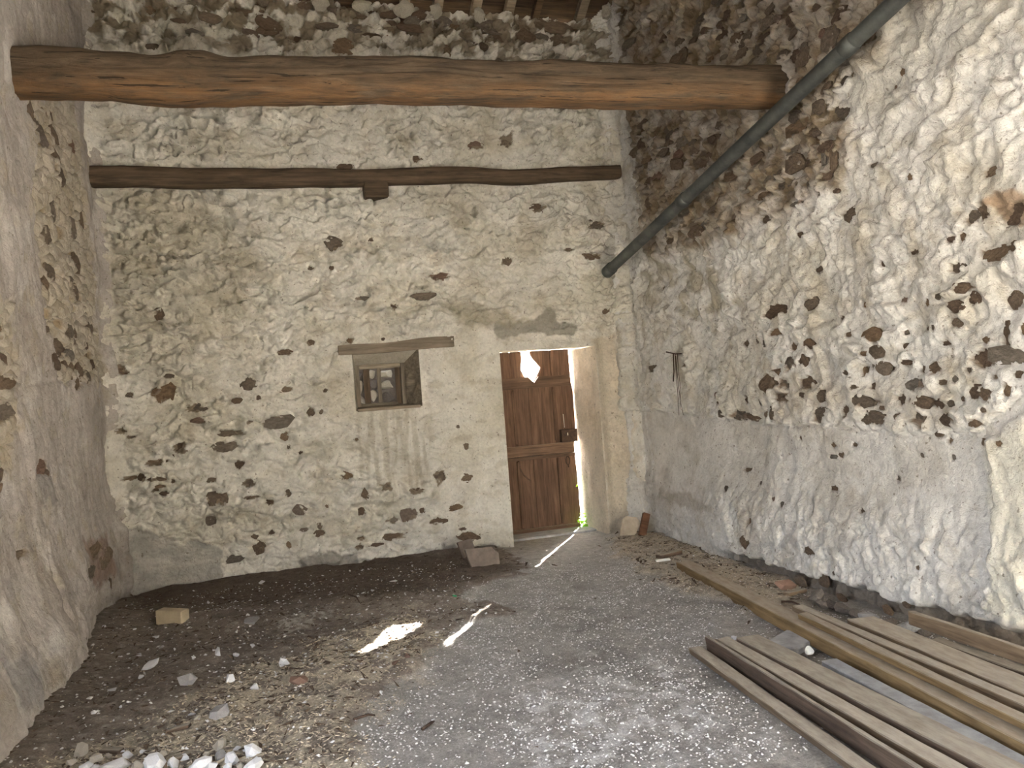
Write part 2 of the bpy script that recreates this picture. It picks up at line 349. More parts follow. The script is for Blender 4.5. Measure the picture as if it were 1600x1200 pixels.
ST_RIGHT += from_crop(1320, 460, 5.714, [(150,95,40,60),(725,75,40,60),(985,105,130,100),(1130,35,95,90),(1440,60,130,150),(850,15,60,30),(505,50,60,18),(960,255,90,85),(700,300,45,30),(780,295,50,45),(500,340,40,40),(250,365,150,100),(15,360,50,40),(850,437,80,14),(490,460,40,50),(280,510,105,110),(160,525,65,50),(500,612,80,35),(145,690,35,75),(325,660,110,100),(215,640,35,45),(15,690,50,50),(640,680,25,85),(765,660,100,100),(615,805,160,90),(850,785,70,45),(220,825,50,60),(90,830,35,30),(1230,410,80,45),(1390,360,60,190),(1570,310,60,80),(1200,580,180,170),(1400,545,270,140),(1310,735,60,55),(1540,715,55,60),(1075,680,18,60),(970,760,30,60),(1150,885,110,120),(1260,895,120,110),(1030,940,70,50),(155,955,160,95),(480,950,80,110),(295,1020,80,40),(555,950,40,35),(690,965,130,90),(830,975,110,70),(935,975,25,40),(250,1115,180,110),(460,1100,60,60),(660,1110,90,150),(930,1120,130,100),(1175,1150,90,60),(1250,1030,40,40),(1430,860,50,100)])
ST_RIGHT += from_crop(960, 400, 2.5, [(500,343,22,22),(540,333,14,24),(573,338,12,28),(625,298,45,30),(690,352,26,36),(750,342,36,40),(905,307,22,16),(690,420,40,48),(740,410,26,38),(610,490,70,60),(665,500,30,40),(750,492,45,46),(655,555,65,45),(505,560,28,30),(568,570,18,34),(808,545,30,36),(475,622,70,40),(535,633,40,20),(580,620,18,26),(615,618,24,44),(798,618,52,48),(898,605,24,50),(740,540,22,20),(400,573,14,12),(385,545,14,18),(415,615,14,26),(170,130,14,18),(135,440,32,26),(268,425,12,20),(765,185,45,40),(785,52,38,22),(625,215,70,45),(880,243,26,18),(845,785,28,20),(878,778,16,24),(845,740,28,20),(925,738,16,10),(715,712,10,16),(855,908,24,14),(570,890,10,16),(638,948,12,12),(672,970,8,20),(572,1030,18,28),(565,1108,30,40),(822,1145,38,28),(975,993,14,16),(1095,870,18,24),(460,908,12,20),(510,838,30,20),(1258,697,16,12),(1295,722,18,16),(1310,788,10,14),(1497,733,24,14),(1435,730,10,24),(1190,780,12,14)])
ST_RIGHT += from_crop(960, 720, 2.5, [(800,458,36,34),(885,460,30,40),(960,525,30,22),(1210,550,22,18),(930,428,14,14),(1145,570,30,24),(1225,410,12,14)])
ST_LEFT = from_crop(0, 0, 2.5, [(165,500,30,40),(190,550,30,40),(230,520,40,50),(230,590,40,30),(235,655,30,50),(265,690,20,50),(295,570,16,40),(205,815,20,50),(240,825,14,60),(220,920,25,60),(260,905,20,70),(310,890,20,60),(335,860,16,60),(235,1060,30,50),(315,1000,20,40),(330,1030,20,60),(185,430,40,20),(215,440,30,30),(140,440,20,100)])
ST_LEFT += from_crop(0, 420, 5.714, [(480,130,60,100),(690,90,40,50),(740,220,50,120),(690,270,40,80),(720,350,40,70),(470,400,50,100),(555,495,60,100),(620,570,45,90),(660,550,35,90),(730,575,50,90),(470,540,40,60),(560,700,110,140),(640,770,60,80),(840,500,40,60),(880,520,30,70),(830,390,40,60),(830,800,50,120),(545,850,60,90),(665,870,40,70),(735,910,50,110),(810,970,50,90),(705,1010,60,130),(605,850,30,60),(520,790,40,60),(700,650,30,50),(90,580,60,70),(30,630,80,110),(80,800,60,90),(140,1020,120,100),(50,990,100,140),(20,520,50,60),(825,680,35,60),(860,860,30,70)])
ST_LEFT += from_crop(0, 400, 2.5, [(45,600,80,60),(20,630,50,50),(5,720,15,60),(15,850,40,60),(22,905,36,40),(8,785,18,40),(180,825,50,60),(205,850,20,30),(115,1160,30,30)])
ST_LEFT += from_crop(0, 720, 2.5, [(370,350,50,60),(410,380,40,60),(335,440,40,50),(430,490,20,60),(155,930,20,40),(75,1000,20,60)])
# the top of the right wall has far more bared stones than one can list
_brown_px = [(955,10),(1400,-20),(1330,100),(1290,180),(1310,240),(1240,320),(1150,360),(1050,380),(1000,330),(985,220),(955,110)]
_n = 0
while _n < 95:
    x, y = 955+RS.rand()*460, -20+RS.rand()*430
    if in_poly(np.array([x]), np.array([y]), _brown_px)[0] and not (y > 95 and y < 180 and x < 1225):
        s = 7+9*RS.rand(); ST_BROWN.append((x, y, s*(.9+.5*RS.rand()), s)); _n += 1

def make_stone_meshes(n=16):
    r = []
    for k in range(n):
        m = 9+k % 3; R = np.random.RandomState(100+k)
        ang = (np.arange(m)+.5*R.rand(m))/m*2*math.pi; rad = .86+.36*R.rand(m)
        o = np.stack([np.cos(ang)*rad, np.sin(ang)*rad], 1)
        vs = [(0.12*R.randn(), .12*R.randn(), .0)]+[(x*.62, y*.62, -.1+.25*R.rand()) for x, y in o]+[(x, y, -.2+.15*R.randn()) for x, y in o]+[(x, y, -1.3) for x, y in o]
        fs = [(0, 1+i, 1+(i+1) % m) for i in range(m)]
        for a in (1, 1+m):
            fs += [(a+i, a+m+i, a+m+(i+1) % m, a+(i+1) % m) for i in range(m)]
        me = pymesh('stone', vs, fs, False); me.materials.append(M['stone']); r.append(me)
    return r
STONES = make_stone_meshes()

class Wall:
    """a wall as a height field of plaster; off > 0 comes into the room"""
    def __init__(s, us, vs, frame):
        s.us, s.vs = us, vs; s.U, s.V = np.meshgrid(us, vs, indexing='ij'); s.frame = frame
        s.off = np.zeros_like(s.U); s.tint = np.zeros(s.U.shape+(3,)); s.holes = []; s.stones = []
    def paint(s, mask, col):
        m = mask[..., None]; s.tint = s.tint*(1-m)+np.array(col)*m
    def px(s, pts):
        return [s.to_uv(s.frame['hit'](x, y)) for x, y in pts]
    def to_uv(s, p): return (p[s.frame['ua']], p[2])
    def at(s, u, v, A=None):
        i = int(np.clip(np.searchsorted(s.us, u), 1, len(s.us)-1)); j = int(np.clip(np.searchsorted(s.vs, v), 1, len(s.vs)-1))
        A = s.off if A is None else A; return float(A[i, j])
    def bare_spots(s, items, depth=.022, mort=(.27, .215, .155), proud=-.007, ragged=.62, grow=1.0):
        base = s.off.copy(); ax = s.frame['ua']
        for x, y, w, h in items:
            c = s.frame['hit'](x, y); u, v = s.to_uv(c)
            a = max(abs(s.frame['hit'](x+w/2, y)[ax]-s.frame['hit'](x-w/2, y)[ax])/2, .016)*grow
            b = max(abs(s.frame['hit'](x, y+h/2)[2]-s.frame['hit'](x, y-h/2)[2])/2, .014)*grow
            if not (s.us[0] < u < s.us[-1] and s.vs[0] < v < s.vs[-1]): continue
            i0, i1 = np.searchsorted(s.us, [u-1.6*a, u+1.6*a]); j0, j1 = np.searchsorted(s.vs, [v-1.6*b, v+1.6*b])
            if i1-i0 < 2 or j1-j0 < 2: continue
            uu = s.U[i0:i1, j0:j1]; vv = s.V[i0:i1, j0:j1]; q = RS.rand()*50
            th = (RS.rand()-.5)*.7 if max(a, b) < 2.2*min(a, b) else (RS.rand()-.5)*.25
            du, dv = uu-u, vv-v
            r = np.hypot(du/a, dv/b)+ragged*fbm((uu+q)/(1.3*max(a, .03)), (vv+q)/(1.3*max(b, .03)), 4, 5, .6)*1.3
            m = 1-sstep(.90, 1.04, r)
            s.off[i0:i1, j0:j1] -= depth*m
            mm = (m*.96)[..., None]; s.tint[i0:i1, j0:j1] = s.tint[i0:i1, j0:j1]*(1-mm)+np.array(mort)*mm
            s.stones.append((u, v, a*1.28, b*1.28, th, s.at(u, v, base)+proud*(.6+.8*RS.rand())))
    def crack(s, pts, width=.011, depth=.03, wob=.02, seed=1):
        p = s.px(pts); u = s.U+wob*fbm(s.U/.12, s.V/.12, 3, seed); v = s.V+wob*fbm(s.U/.12, s.V/.12, 3, seed+4)
        lo = np.min(p, 0)-.1; hi = np.max(p, 0)+.1
        i0, i1 = np.searchsorted(s.us, [lo[0], hi[0]]); j0, j1 = np.searchsorted(s.vs, [lo[1], hi[1]])
        d = seg_dist(u[i0:i1, j0:j1], v[i0:i1, j0:j1], p); s.off[i0:i1, j0:j1] -= depth*(1-sstep(width*.35, width, d))
    def step(s, pts, amt, rag=.02, blur=.008, seed=8):
        s.off += amt*soft_poly(s.U, s.V, s.px(pts), rag, .15, seed, blur)
    def build(s, name, keep=None, cull=None):
        P = s.frame['place'](s.U, s.V, s.off); n, m = s.U.shape
        k = np.ones((n-1, m-1), bool)
        cu = (s.us[:-1]+s.us[1:])/2; cv = (s.vs[:-1]+s.vs[1:])/2; CU, CV = np.meshgrid(cu, cv, indexing='ij')
        for (a, b, c, d) in s.holes: k &= ~((CU > a) & (CU < b) & (CV > c) & (CV < d))
        if cull is not None: k &= ~cull(CU, CV)
        me = np_mesh(name, P.reshape(-1, 3), grid_faces(n, m, k, s.frame['flip']), True, s.tint.reshape(-1, 3))
        o = link(name, me, None, M['plaster']); props(o, kind='structure')
        ud, nd = s.frame['udir'], s.frame['n']
        for i, (u, v, a, b, th, off) in enumerate(s.stones):
            c = s.frame['place'](np.array(u), np.array(v), np.array(off))
            x = Vector(ud)*math.cos(th)+Vector((0, 0, 1))*math.sin(th); z = Vector(nd); yv = z.cross(x)
            q = link('stone', STONES[int(RS.randint(len(STONES)))], o)
            dp = .012+.05*min(a, b)
            q.matrix_local = Matrix(((x[0]*a, yv[0]*b, z[0]*dp, c[0]), (x[1]*a, yv[1]*b, z[1]*dp, c[1]), (x[2]*a, yv[2]*b, z[2]*dp, c[2]), (0, 0, 0, 1)))
        s.obj = o; return o
def snapped(a, b, d, pins):
    r = np.linspace(a, b, int(round((b-a)/d))+1)
    for p in pins:
        i = int(np.argmin(abs(r-p))); r[i] = p
    return r
C_WHITE, C_CREAM, C_DUN, C_GRIME = (.70, .675, .60), (.63, .585, .48), (.46, .405, .30), (.30, .25, .18)

# ------------------------------------------------------------------ back wall
FB = dict(hit=on_back, ua=0, udir=(1, 0, 0), n=(0, -1, 0), flip=False,
          place=lambda U, V, o: np.stack([U+0*o, YB-o, V+0*o], -1))
B = Wall(snapped(XL-.06, XR+.05, .0085, (DX0, DX1, WX0, WX1)), snapped(-.12, ZTOP+.02, .0085, (DZ1, WZ0, WZ1)), FB)
U, V = B.U, B.V
up = sstep(1.9, 3.4, V); nearD = soft_poly(U, V, B.px([(690,560),(760,500),(965,520),(1010,860),(690,870)]), .06, .3, 2, .12)
rough = (.82+.35*up)*(1-.78*nearD)*(1-.4*sstep(.75, .1, V)*sstep(.6, -.6, U))*np.clip(1+.5*fbm(U/.8, V/.6, 2, 77), .5, 1.5)
wu = U+.05*gn(U/.21, V/.16, 1); wv = V+.04*gn(U/.19, V/.14, 2)
b1 = billow(wu/.34, wv/.19, 2, 3); wv2 = wv+.16*b1
b2 = billow(wu/.24, wv2/.13, 2, 7, .4); b3 = billow(wu/.09, wv2/.055, 2, 12)
B.off = .03*fbm(U/1.3, V/1.1, 2, 20)+rough*(.10*b1+.10*b2+.022*b3+.085*scales(U, V, .34, .15, 5, .12, .38)+.045*scales(U+.3*V, V-.15*U, .22, .11, 15, .16, .5))+.006*fbm(U/.09, V/.07, 3, 31)
B.off -= B.off.mean()
_nl = sstep(.22, .10, np.abs(V-3.70)); B.off = B.off*(1-_nl)+np.minimum(B.off, .03)*_nl      # plaster thins out behind the ledger pole
topz = sstep(4.72, 5.0, V+.15*fbm(U/.5, V/.5, 2, 40)); f1, f2 = cells(U/.13, V/.095, 2)
B.off += topz*.05*(sstep(0, .35, f2-f1)-.5)
n1 = fbm(U/.7, V/.5, 4, 50); n2 = fbm(U/.22, V/.14, 4, 54); n3 = fbm(U/.35, V/.8, 4, 58)
B.tint[:] = (.80, .775, .715)
B.paint(sstep(-.1, .4, n1)*.6, (.67, .63, .53))
B.paint(sstep(.18, .55, n2)*.32, C_DUN)
B.paint(sstep(.2, .6, n3)*.35*sstep(1.2, 2.6, V), C_DUN)
B.paint(topz*sstep(-.15, .2, n2)*.9, C_GRIME)
B.paint(soft_poly(U, V, B.px([(125,0),(420,0),(520,40),(420,85),(200,60),(125,70)]), .1, .2, 4, .1)*sstep(-.1, .2, n2)*.8, C_GRIME)
B.paint(soft_poly(U, V, B.px([(150,290),(330,300),(420,420),(300,600),(170,560)]), .15, .4, 6, .2)*.5, (.42, .375, .27))
cem = soft_poly(U, V, B.px([(185,820),(215,828),(262,838),(270,850),(310,845),(345,860),(348,905),(340,930),(190,945)]), .025, .1, 9, .012)
B.paint(cem*np.clip(.85+.5*n2, .4, 1), (.43, .415, .385)); B.off = B.off*(1-cem*.7)-.012*cem
for pl in ([(470,870),(520,862),(560,872),(580,900),(460,912)], [(690,850),(735,856),(770,850),(800,862),(700,885)]):
    B.paint(soft_poly(U, V, B.px(pl), .03, .1, 10, .02)*.85, (.33, .31, .28))
B.paint(soft_poly(U, V, B.px([(772,505),(835,500),(852,478),(870,500),(905,508),(900,522),(815,522),(776,530)]), .02, .1, 12, .015)*.85, (.34, .315, .265))
B.paint(soft_poly(U, V, B.px([(690,478),(720,465),(790,490),(830,500),(800,510),(720,505)]), .04, .12, 13, .04)*.6, (.40, .36, .25))
B.paint(soft_poly(U, V, B.px([(930,530),(965,520),(985,600),(1000,830),(952,835)]), .03, .2, 14, .03)*.75, (.66, .575, .455))  # tan smooth plaster, warmed and brightened with painted-in door glow
B.paint(soft_poly(U, V, B.px([(548,645),(660,640),(690,760),(560,770)]), .08, .15, 15, .08)*sstep(-.2, .3, fbm(U/.06, V/.5, 3, 61))*.5, (.46, .42, .33))
B.step([(770,520),(905,512),(960,522),(962,535),(900,530),(780,545)], .012)
B.step([(690,478),(725,468),(800,498),(850,478),(960,470),(960,505),(900,508),(770,512)], .03, .03, .012)
B.bare_spots(ST_BACK)
B.bare_spots(ST_TOP, .035, (.24, .195, .14), -.006, .4)
B.crack([(968,520),(975,600),(985,700),(990,840)], .007, .012)
B.crack([(945,180),(958,300),(962,470)], .016, .03)
B.crack([(560,600),(552,560),(530,548)], .006, .01)
# flatten to the plane at the openings, round off into the corners
for a, b, c, d in ((DX0, DX1, -1, DZ1), (WX0, WX1, WZ0, WZ1)):
    dist = np.hypot(np.maximum(np.maximum(a-U, U-b), 0), np.maximum(np.maximum(c-V, V-d), 0)); B.off *= .12+.88*sstep(.0, .13, dist)
    B.holes.append((a, b, c, d))
B.off *= (.1+.9*sstep(0.02, .16, U-XL))*(.25+.75*sstep(0, .14, XR-U))
B.off += .13*np.clip(1-(XR-U)/.17, 0, 1)**2+.08*np.clip(1-(U-XL)/.12, 0, 1)**2
wall_back = B.build('wall_back')
props(wall_back, 'rough limewashed rubble end wall holding the doorway')

# ------------------------------------------------------------------ right wall
FR = dict(hit=on_right, ua=1, udir=(0, -1, 0), n=(-1, 0, 0), flip=False,
          place=lambda U, V, o: np.stack([XR-o, U+0*o, V+0*o], -1))
R_ = Wall(np.concatenate([np.linspace(YREAR, 2.35, 40)[:-1], np.linspace(2.35, YB+.06, 440)]), np.concatenate([np.linspace(-.12, 5.6, 470), np.linspace(5.7, 8.4, 25)]), FR)
U, V = R_.U, R_.V
crk = R_.px([(1000,640),(1085,650),(1150,652),(1190,664),(1260,662),(1330,670),(1390,673),(1440,678),(1500,674),(1535,664),(1562,640),(1600,600)])
lowline = np.interp(U, [c[0] for c in crk][::-1], [c[1] for c in crk][::-1])
low = sstep(.0, .012, lowline+.02*fbm(U/.1, V/.1, 3, 3)-V)
brown = soft_poly(U, V, R_.px([(962,-40),(1480,-60),(1345,75),(1300,170),(1345,215),(1320,300),(1262,325),(1200,352),(1110,385),(1010,410),(998,340),(984,250),(976,170)]), .03+.09*sstep(7.4, 6.9, U), .3, 5, .10)
smooth_r = soft_poly(U, V, R_.px([(1345,215),(1470,110),(1640,60),(1640,280),(1500,320),(1340,360)]), .08, .3, 6, .1)
wu = U+.07*gn(U/.3, V/.3, 1); wv = V+.07*gn(U/.3, V/.3, 2)
r1 = fbm(wu/1.0, wv/1.0, 2, 4); r2 = billow(wu/.42, wv/.34, 2, 6); r3 = billow(wu/.16, (wv-.3*U)/.22, 3, 9)
wst = wu+.05*gn(U/.09, V/.12, 41)
st = billow(wst/.075, (wv+.35*U+.05*gn(U/.1, V/.1, 42))/.15, 3, 13)
r4 = billow(wu/.11, (wv-.5*U+.1*r2)/.14, 3, 16)
band = sstep(.75, .45, V)
R_.off = .04*r1+(1-low)*(.07*r2+.045*r3+.03*r4+.034*scales(U-.3*V, V+.4*U, .3, .16, 8, .16, .5))+low*(.016*r2+.014*r3)+band*(.045*st+.05*r3)+brown*(.085*r4)+.020*(1-low)*st+.005*fbm(U/.07, V/.07, 3, 33)
R_.off -= R_.off.mean()
R_.off += .012*low
R_.off += .13*sstep(.9, 0, V)*sstep(7.2, 5.4, U)*sstep(2.6, 4.2, U)+.05*sstep(1.8, .2, V)*sstep(7.4, 5.8, U)
n1 = fbm(U/.8, V/.7, 4, 50); n2 = fbm(U/.2, V/.2, 4, 54); n3 = fbm(U/.25, V/.9, 4, 57)
R_.tint[:] = (.80, .79, .765)
R_.paint(sstep(-.1, .4, n1)*.65, (.665, .64, .57)); R_.paint(sstep(.15, .5, n2)*.45, (.52, .475, .385)); R_.paint(sstep(.2, .6, n3)*.35, C_DUN)
R_.paint(low*.75, (.72, .70, .67)); R_.paint(low*sstep(.0, .35, n1+.5*n2)*.55, (.53, .505, .465)); R_.paint(low*sstep(.1, .4, n3-.3*n1)*.4, (.75, .74, .71))
R_.paint(soft_poly(U, V, R_.px([(1540,690),(1600,650),(1640,1000),(1560,950),(1555,800)]), .06, .2, 8, .04)*.8, (.74, .715, .62))
R_.paint(brown*np.clip(.78+.5*n2, .35, 1), (.235, .178, .115))
R_.paint(brown*sstep(.2, .45, fbm(U/.12, V/.16, 4, 66))*.6, (.44, .385, .285))
R_.paint(soft_poly(U, V, R_.px([(1000,400),(1090,410),(1150,450),(1120,520),(1060,500),(1000,470)]), .1, .2, 9, .1)*sstep(-.1, .25, n2)*.6, (.40, .36, .255))
R_.paint(soft_poly(U, V, R_.px([(1550,290),(1590,285),(1640,330),(1640,350),(1560,345),(1530,330)]), .04, .15, 10, .02)*.9, (.40, .29, .20))
R_.paint(soft_poly(U, V, R_.px([(1028,765),(1080,772),(1130,790),(1140,805),(1090,795),(1030,780)]), .03, .12, 11, .03)*.6, (.40, .36, .30))
R_.paint(soft_poly(U, V, R_.px([(1205,590),(1480,600),(1500,665),(1210,655)]), .05, .2, 11, .08)*.45, (.52, .46, .37))
# overlapping coats of plaster
R_.step([(1345,215),(1470,110),(1640,60),(1640,300),(1520,318),(1420,340),(1345,362),(1330,300)], .014, .02, .006)
R_.step([(1190,420),(1192,600),(1000,620),(1000,440),(1100,400)], -.012, .02, .006)
R_.step([(1190,802),(1300,820),(1420,842),(1500,862),(1560,870),(1570,800),(1545,690),(1190,665)], .010, .015, .006)
R_.step([(1540,690),(1600,640),(1640,1000),(1560,960),(1555,850)], .025, .03, .01)
R_.step([(1212,690),(1235,690),(1240,730),(1214,730)], -.02, .03, .006)
R_.step([(1190,805),(1640,880),(1640,1050),(1190,930)], .012, .02, .008)
R_.bare_spots(ST_BROWN, .026, (.20, .155, .10), -.006, .6)
R_.bare_spots(ST_RIGHT, .024, (.27, .205, .15), -.008, .6)
R_.crack([(1005,640),(1085,650),(1150,652),(1190,664),(1260,662),(1330,670),(1390,673),(1440,678),(1500,674),(1535,664),(1562,640),(1600,600)], .009, .016, .03)
R_.crack([(975,180),(982,230),(985,290),(1000,335)], .032, .09)
R_.crack([(985,385),(983,420),(988,445)], .026, .06)
R_.crack([(988,560),(1003,640),(1018,760),(1028,830)], .016, .03)
R_.crack([(1545,790),(1552,850),(1560,900)], .011, .02)
R_.off += .13*np.clip(1-(YB-U)/.17, 0, 1)**2
# broken foot of the wall
foot = sstep(.02, -.02, V-(.10+.05*fbm(U/.2, V/.4, 3, 70)))*sstep(6.2, 5.6, U); R_.off -= .09*foot; R_.paint(foot*.9, (.17, .14, .11))
roofline = lambda y: ZTOP+ROOF_S*np.minimum(YB-y, y-YREAR+.0)
R_.holes.append((-0.3, 1.2, -1, 2.2))      # added unseen opening, cross-lights the plaster relief from the right
wall_right = R_.build('wall_right', cull=lambda u, v: v > roofline(u)+.08)
props(wall_right, 'tall limewashed side wall with brown bared stones and a sloping pipe')

# ------------------------------------------------------------------ left wall
FL = dict(hit=on_left, ua=1, udir=(0, 1, 0), n=(1, 0, 0), flip=True,
          place=lambda U, V, o: np.stack([XL+o, U+0*o, V+0*o], -1))
L_ = Wall(np.concatenate([np.linspace(YREAR, 3.5, 30)[:-1], np.linspace(3.5, YB+.06, 330)]), np.concatenate([np.linspace(-.12, 5.6, 450), np.linspace(5.7, 8.4, 20)]), FL)
U, V = L_.U, L_.V
patch = np.maximum(soft_poly(U, V, L_.px([(52,158),(122,150),(135,300),(150,430),(168,600),(96,592),(84,500),(72,430)]), .07, .25, 5, .03),
                   soft_poly(U, V, L_.px([(-30,480),(22,470),(45,560),(38,650),(20,760),(-30,780)]), .06, .2, 6, .03))
wu = U+.06*gn(U/.3, V/.3, 1); wv = V+.06*gn(U/.3, V/.3, 2)
r1 = fbm(wu/.9, wv/1.1, 2, 4); r2 = billow(wu/.40, wv/.55, 2, 6); st = billow((wu+.12*V+.04*gn(U/.1, V/.2, 43))/.15, wv/.32, 3, 13); f1, f2 = cells(U/.17, V/.12, 4)
low = sstep(.75, .25, V)
L_.off = .045*r1+.035*r2+.032*st+patch*(-.03+.04*(sstep(0, .3, f2-f1)-.4)+.02*billow(wu/.1, wv/.09, 2, 9))+low*.04*billow(wu/.22, wv/.22, 3, 18)+.004*fbm(U/.07, V/.1, 3, 33)
L_.off -= L_.off.mean()
L_.off += .13*sstep(.75, .05, V+.12*fbm(U/.4, V/.4, 2, 23))*sstep(6.6, 5.4, U)
n1 = fbm(U/.6, V/.9, 4, 50); n2 = fbm(U/.2, V/.2, 4, 54); n3 = fbm((U+.15*V)/.2, V/.6, 4, 57)
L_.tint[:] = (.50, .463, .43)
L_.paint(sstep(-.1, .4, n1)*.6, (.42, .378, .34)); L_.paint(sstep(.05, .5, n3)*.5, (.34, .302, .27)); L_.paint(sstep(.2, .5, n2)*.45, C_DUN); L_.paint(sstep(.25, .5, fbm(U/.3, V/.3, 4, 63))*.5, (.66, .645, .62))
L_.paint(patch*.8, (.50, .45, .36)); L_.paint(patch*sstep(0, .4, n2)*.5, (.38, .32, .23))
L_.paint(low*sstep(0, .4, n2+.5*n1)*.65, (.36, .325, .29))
L_.paint(soft_poly(U, V, L_.px([(128,850),(170,835),(178,900),(140,925)]), .05, .2, 9, .04)*.8, (.30, .215, .17))
L_.paint(soft_poly(U, V, L_.px([(-10,1030),(25,1035),(30,1060),(20,1100),(-10,1120)]), .04, .15, 10, .04)*.8, (.30, .29, .285))
L_.paint(soft_poly(U, V, L_.px([(60,740),(85,720),(92,780),(75,790)]), .04, .15, 11, .03)*.8, (.33, .31, .29))
L_.bare_spots(ST_LEFT, .03, (.33, .26, .17), -.008, .5)
L_.crack([(74,880),(78,930),(84,980),(89,1016)], .022, .07, .02)
L_.crack([(70,760),(72,830),(74,880)], .012, .02, .03)
L_.crack([(150,600),(100,592),(60,600)], .010, .012, .02)
L_.off += .08*np.clip(1-(YB-U)/.12, 0, 1)**2
SIDE_Y0, SIDE_Y1, SIDE_Z = -0.4, 2.3, 2.5      # added unseen opening beside the viewer, lets light onto the walls
L_.holes.append((SIDE_Y0, SIDE_Y1, -1, SIDE_Z))
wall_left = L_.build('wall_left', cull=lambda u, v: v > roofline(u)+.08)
props(wall_left, 'pinkish grey plastered side wall with a strip of bared stones')

# ------------------------------------------------------------------ rear wall behind the camera, without any opening
m = MB(); m.box(XL-.3, XR+.3, YREAR-.35, YREAR, -.1, 6.4)
wr = m.build('wall_rear', M['mortar']); props(wr, 'plain plastered wall behind the viewer', kind='structure')

# ------------------------------------------------------------------ floor
FLO = {}
P_DIRT = [on_floor(*p)[:2] for p in [(150,960),(300,900),(560,872),(740,855),(800,862),(822,898),(795,908),(740,918),(722,940),(800,952),(790,966),(720,975),(690,1010),(655,1045),(610,1078),(565,1110),(548,1150),(545,1215),(380,1300),(-200,1300)]]
P_SAND = [on_floor(*p)[:2] for p in [(962,835),(1020,835),(1120,870),(1240,915),(1300,950),(1250,965),(1180,958),(1130,945),(1080,925),(1020,905),(985,880),(950,850)]]
P_CHAFF = [on_floor(*p)[:2] for p in [(560,985),(640,960),(670,1005),(610,1075),(570,1110),(540,1215),(330,1300),(60,1215),(220,1150),(330,1090),(420,1040),(490,1010)]]
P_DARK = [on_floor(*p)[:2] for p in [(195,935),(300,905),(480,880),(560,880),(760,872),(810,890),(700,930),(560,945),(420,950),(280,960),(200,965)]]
P_WHITE = [on_floor(*p)[:2] for p in [(840,1090),(960,1040),(1040,1060),(1100,1110),(1160,1180),(1100,1220),(900,1220),(820,1150)]]
def floor_z(x, y):
    x = np.asarray(x, float); y = np.asarray(y, float)
    d = soft_poly(x, y, P_DIRT, .08, .3, 3, .12); s = soft_poly(x, y, P_SAND, .08, .25, 4, .12)
    z = .010*fbm(x/.8, y/.8, 2, 1)+.004*fbm(x/.12, y/.12, 3, 5)
    z = z+d*(.03+.035*fbm(x/.5, y/.5, 3, 8)+.020*billow(x/.13, y/.13, 3, 11))+s*(.03+.02*billow(x/.1, y/.1, 3, 14))
    z = z+.07*sstep(.5, 0, x-XL)*sstep(7.9, 6.5, y)*d+.03*sstep(.45, 0, YB-y)*d
    return z*sstep(8.0, 7.6, y)
xs = np.concatenate([np.linspace(XL-.35, -1.0, 30)[:-1], np.linspace(-1.0, XR+.35, 452)])
ys = np.concatenate([np.linspace(YREAR-.35, 3.0, 50)[:-1], np.linspace(3.0, 5.6, 300)[:-1], np.linspace(5.6, 8.36, 260)])
U, V = np.meshgrid(xs, ys, indexing='ij'); Z = floor_z(U, V)
tint = np.zeros(U.shape+(3,)); tint[:] = (.43, .41, .385)
def fpaint(mask, col):
    global tint
    tint = tint*(1-mask[..., None])+np.array(col)*mask[..., None]
n1 = fbm(U/.6, V/.6, 4, 50); n2 = fbm(U/.15, V/.15, 4, 54); n3 = fbm(U/.05, V/.05, 3, 58)
fpaint(sstep(.0, .5, n1)*.5, (.25, .235, .22)); fpaint(sstep(.15, .5, n2)*.45, (.54, .52, .49))
fpaint(soft_poly(U, V, P_WHITE, .25, .4, 6, .25)*sstep(-.05, .3, n2+.6*n3)*.8, (.72, .715, .71))
fpaint(sstep(6.2, 7.4, V)*sstep(1.8, 2.3, U)*.6, (.56, .53, .485))  # paler towards the doorway: spilled sunlight painted into the concrete
dm = soft_poly(U, V, P_DIRT, .08, .3, 3, .035)
fpaint(dm, (.26, .222, .19)); fpaint(dm*sstep(.0, .4, n1)*.6, (.31, .27, .23)); fpaint(dm*sstep(.15, .5, n2)*.6, (.39, .345, .29)); fpaint(dm*sstep(.25, .55, n3)*.5, (.5, .46, .41))
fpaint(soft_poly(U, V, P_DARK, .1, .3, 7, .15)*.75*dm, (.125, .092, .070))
fpaint(soft_poly(U, V, P_CHAFF, .15, .3, 8, .16)*sstep(-.25, .2, n2+.7*n3)*.85, (.55, .485, .385))
fpaint(soft_poly(U, V, [on_floor(*p)[:2] for p in [(440,975),(525,960),(530,966),(480,985),(450,1000),(432,990)]], .05, .12, 9, .04)*sstep(-.2, .2, n3)*.8, (.55, .52, .47))
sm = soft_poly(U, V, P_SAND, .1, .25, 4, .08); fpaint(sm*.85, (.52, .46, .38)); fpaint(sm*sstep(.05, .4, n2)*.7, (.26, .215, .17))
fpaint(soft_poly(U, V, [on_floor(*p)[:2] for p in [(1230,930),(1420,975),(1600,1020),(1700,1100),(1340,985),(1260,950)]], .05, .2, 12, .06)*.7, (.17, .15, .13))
inside = np.ones((len(xs)-1, len(ys)-1), bool)
cx = (xs[:-1]+xs[1:])/2; cy = (ys[:-1]+ys[1:])/2; CX, CY = np.meshgrid(cx, cy, indexing='ij')
inside &= ~((CX > XR+.04) & (CY > 2.0)); inside &= ~((CY > YB+.10) & ((CX < DX0-.1) | (CX > DX1+.1)))
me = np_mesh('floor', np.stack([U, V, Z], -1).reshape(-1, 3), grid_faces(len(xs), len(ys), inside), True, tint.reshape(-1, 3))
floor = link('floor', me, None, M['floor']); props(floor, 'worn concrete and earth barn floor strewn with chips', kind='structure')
def fz(x, y): return float(floor_z(np.array([x]), np.array([y]))[0])
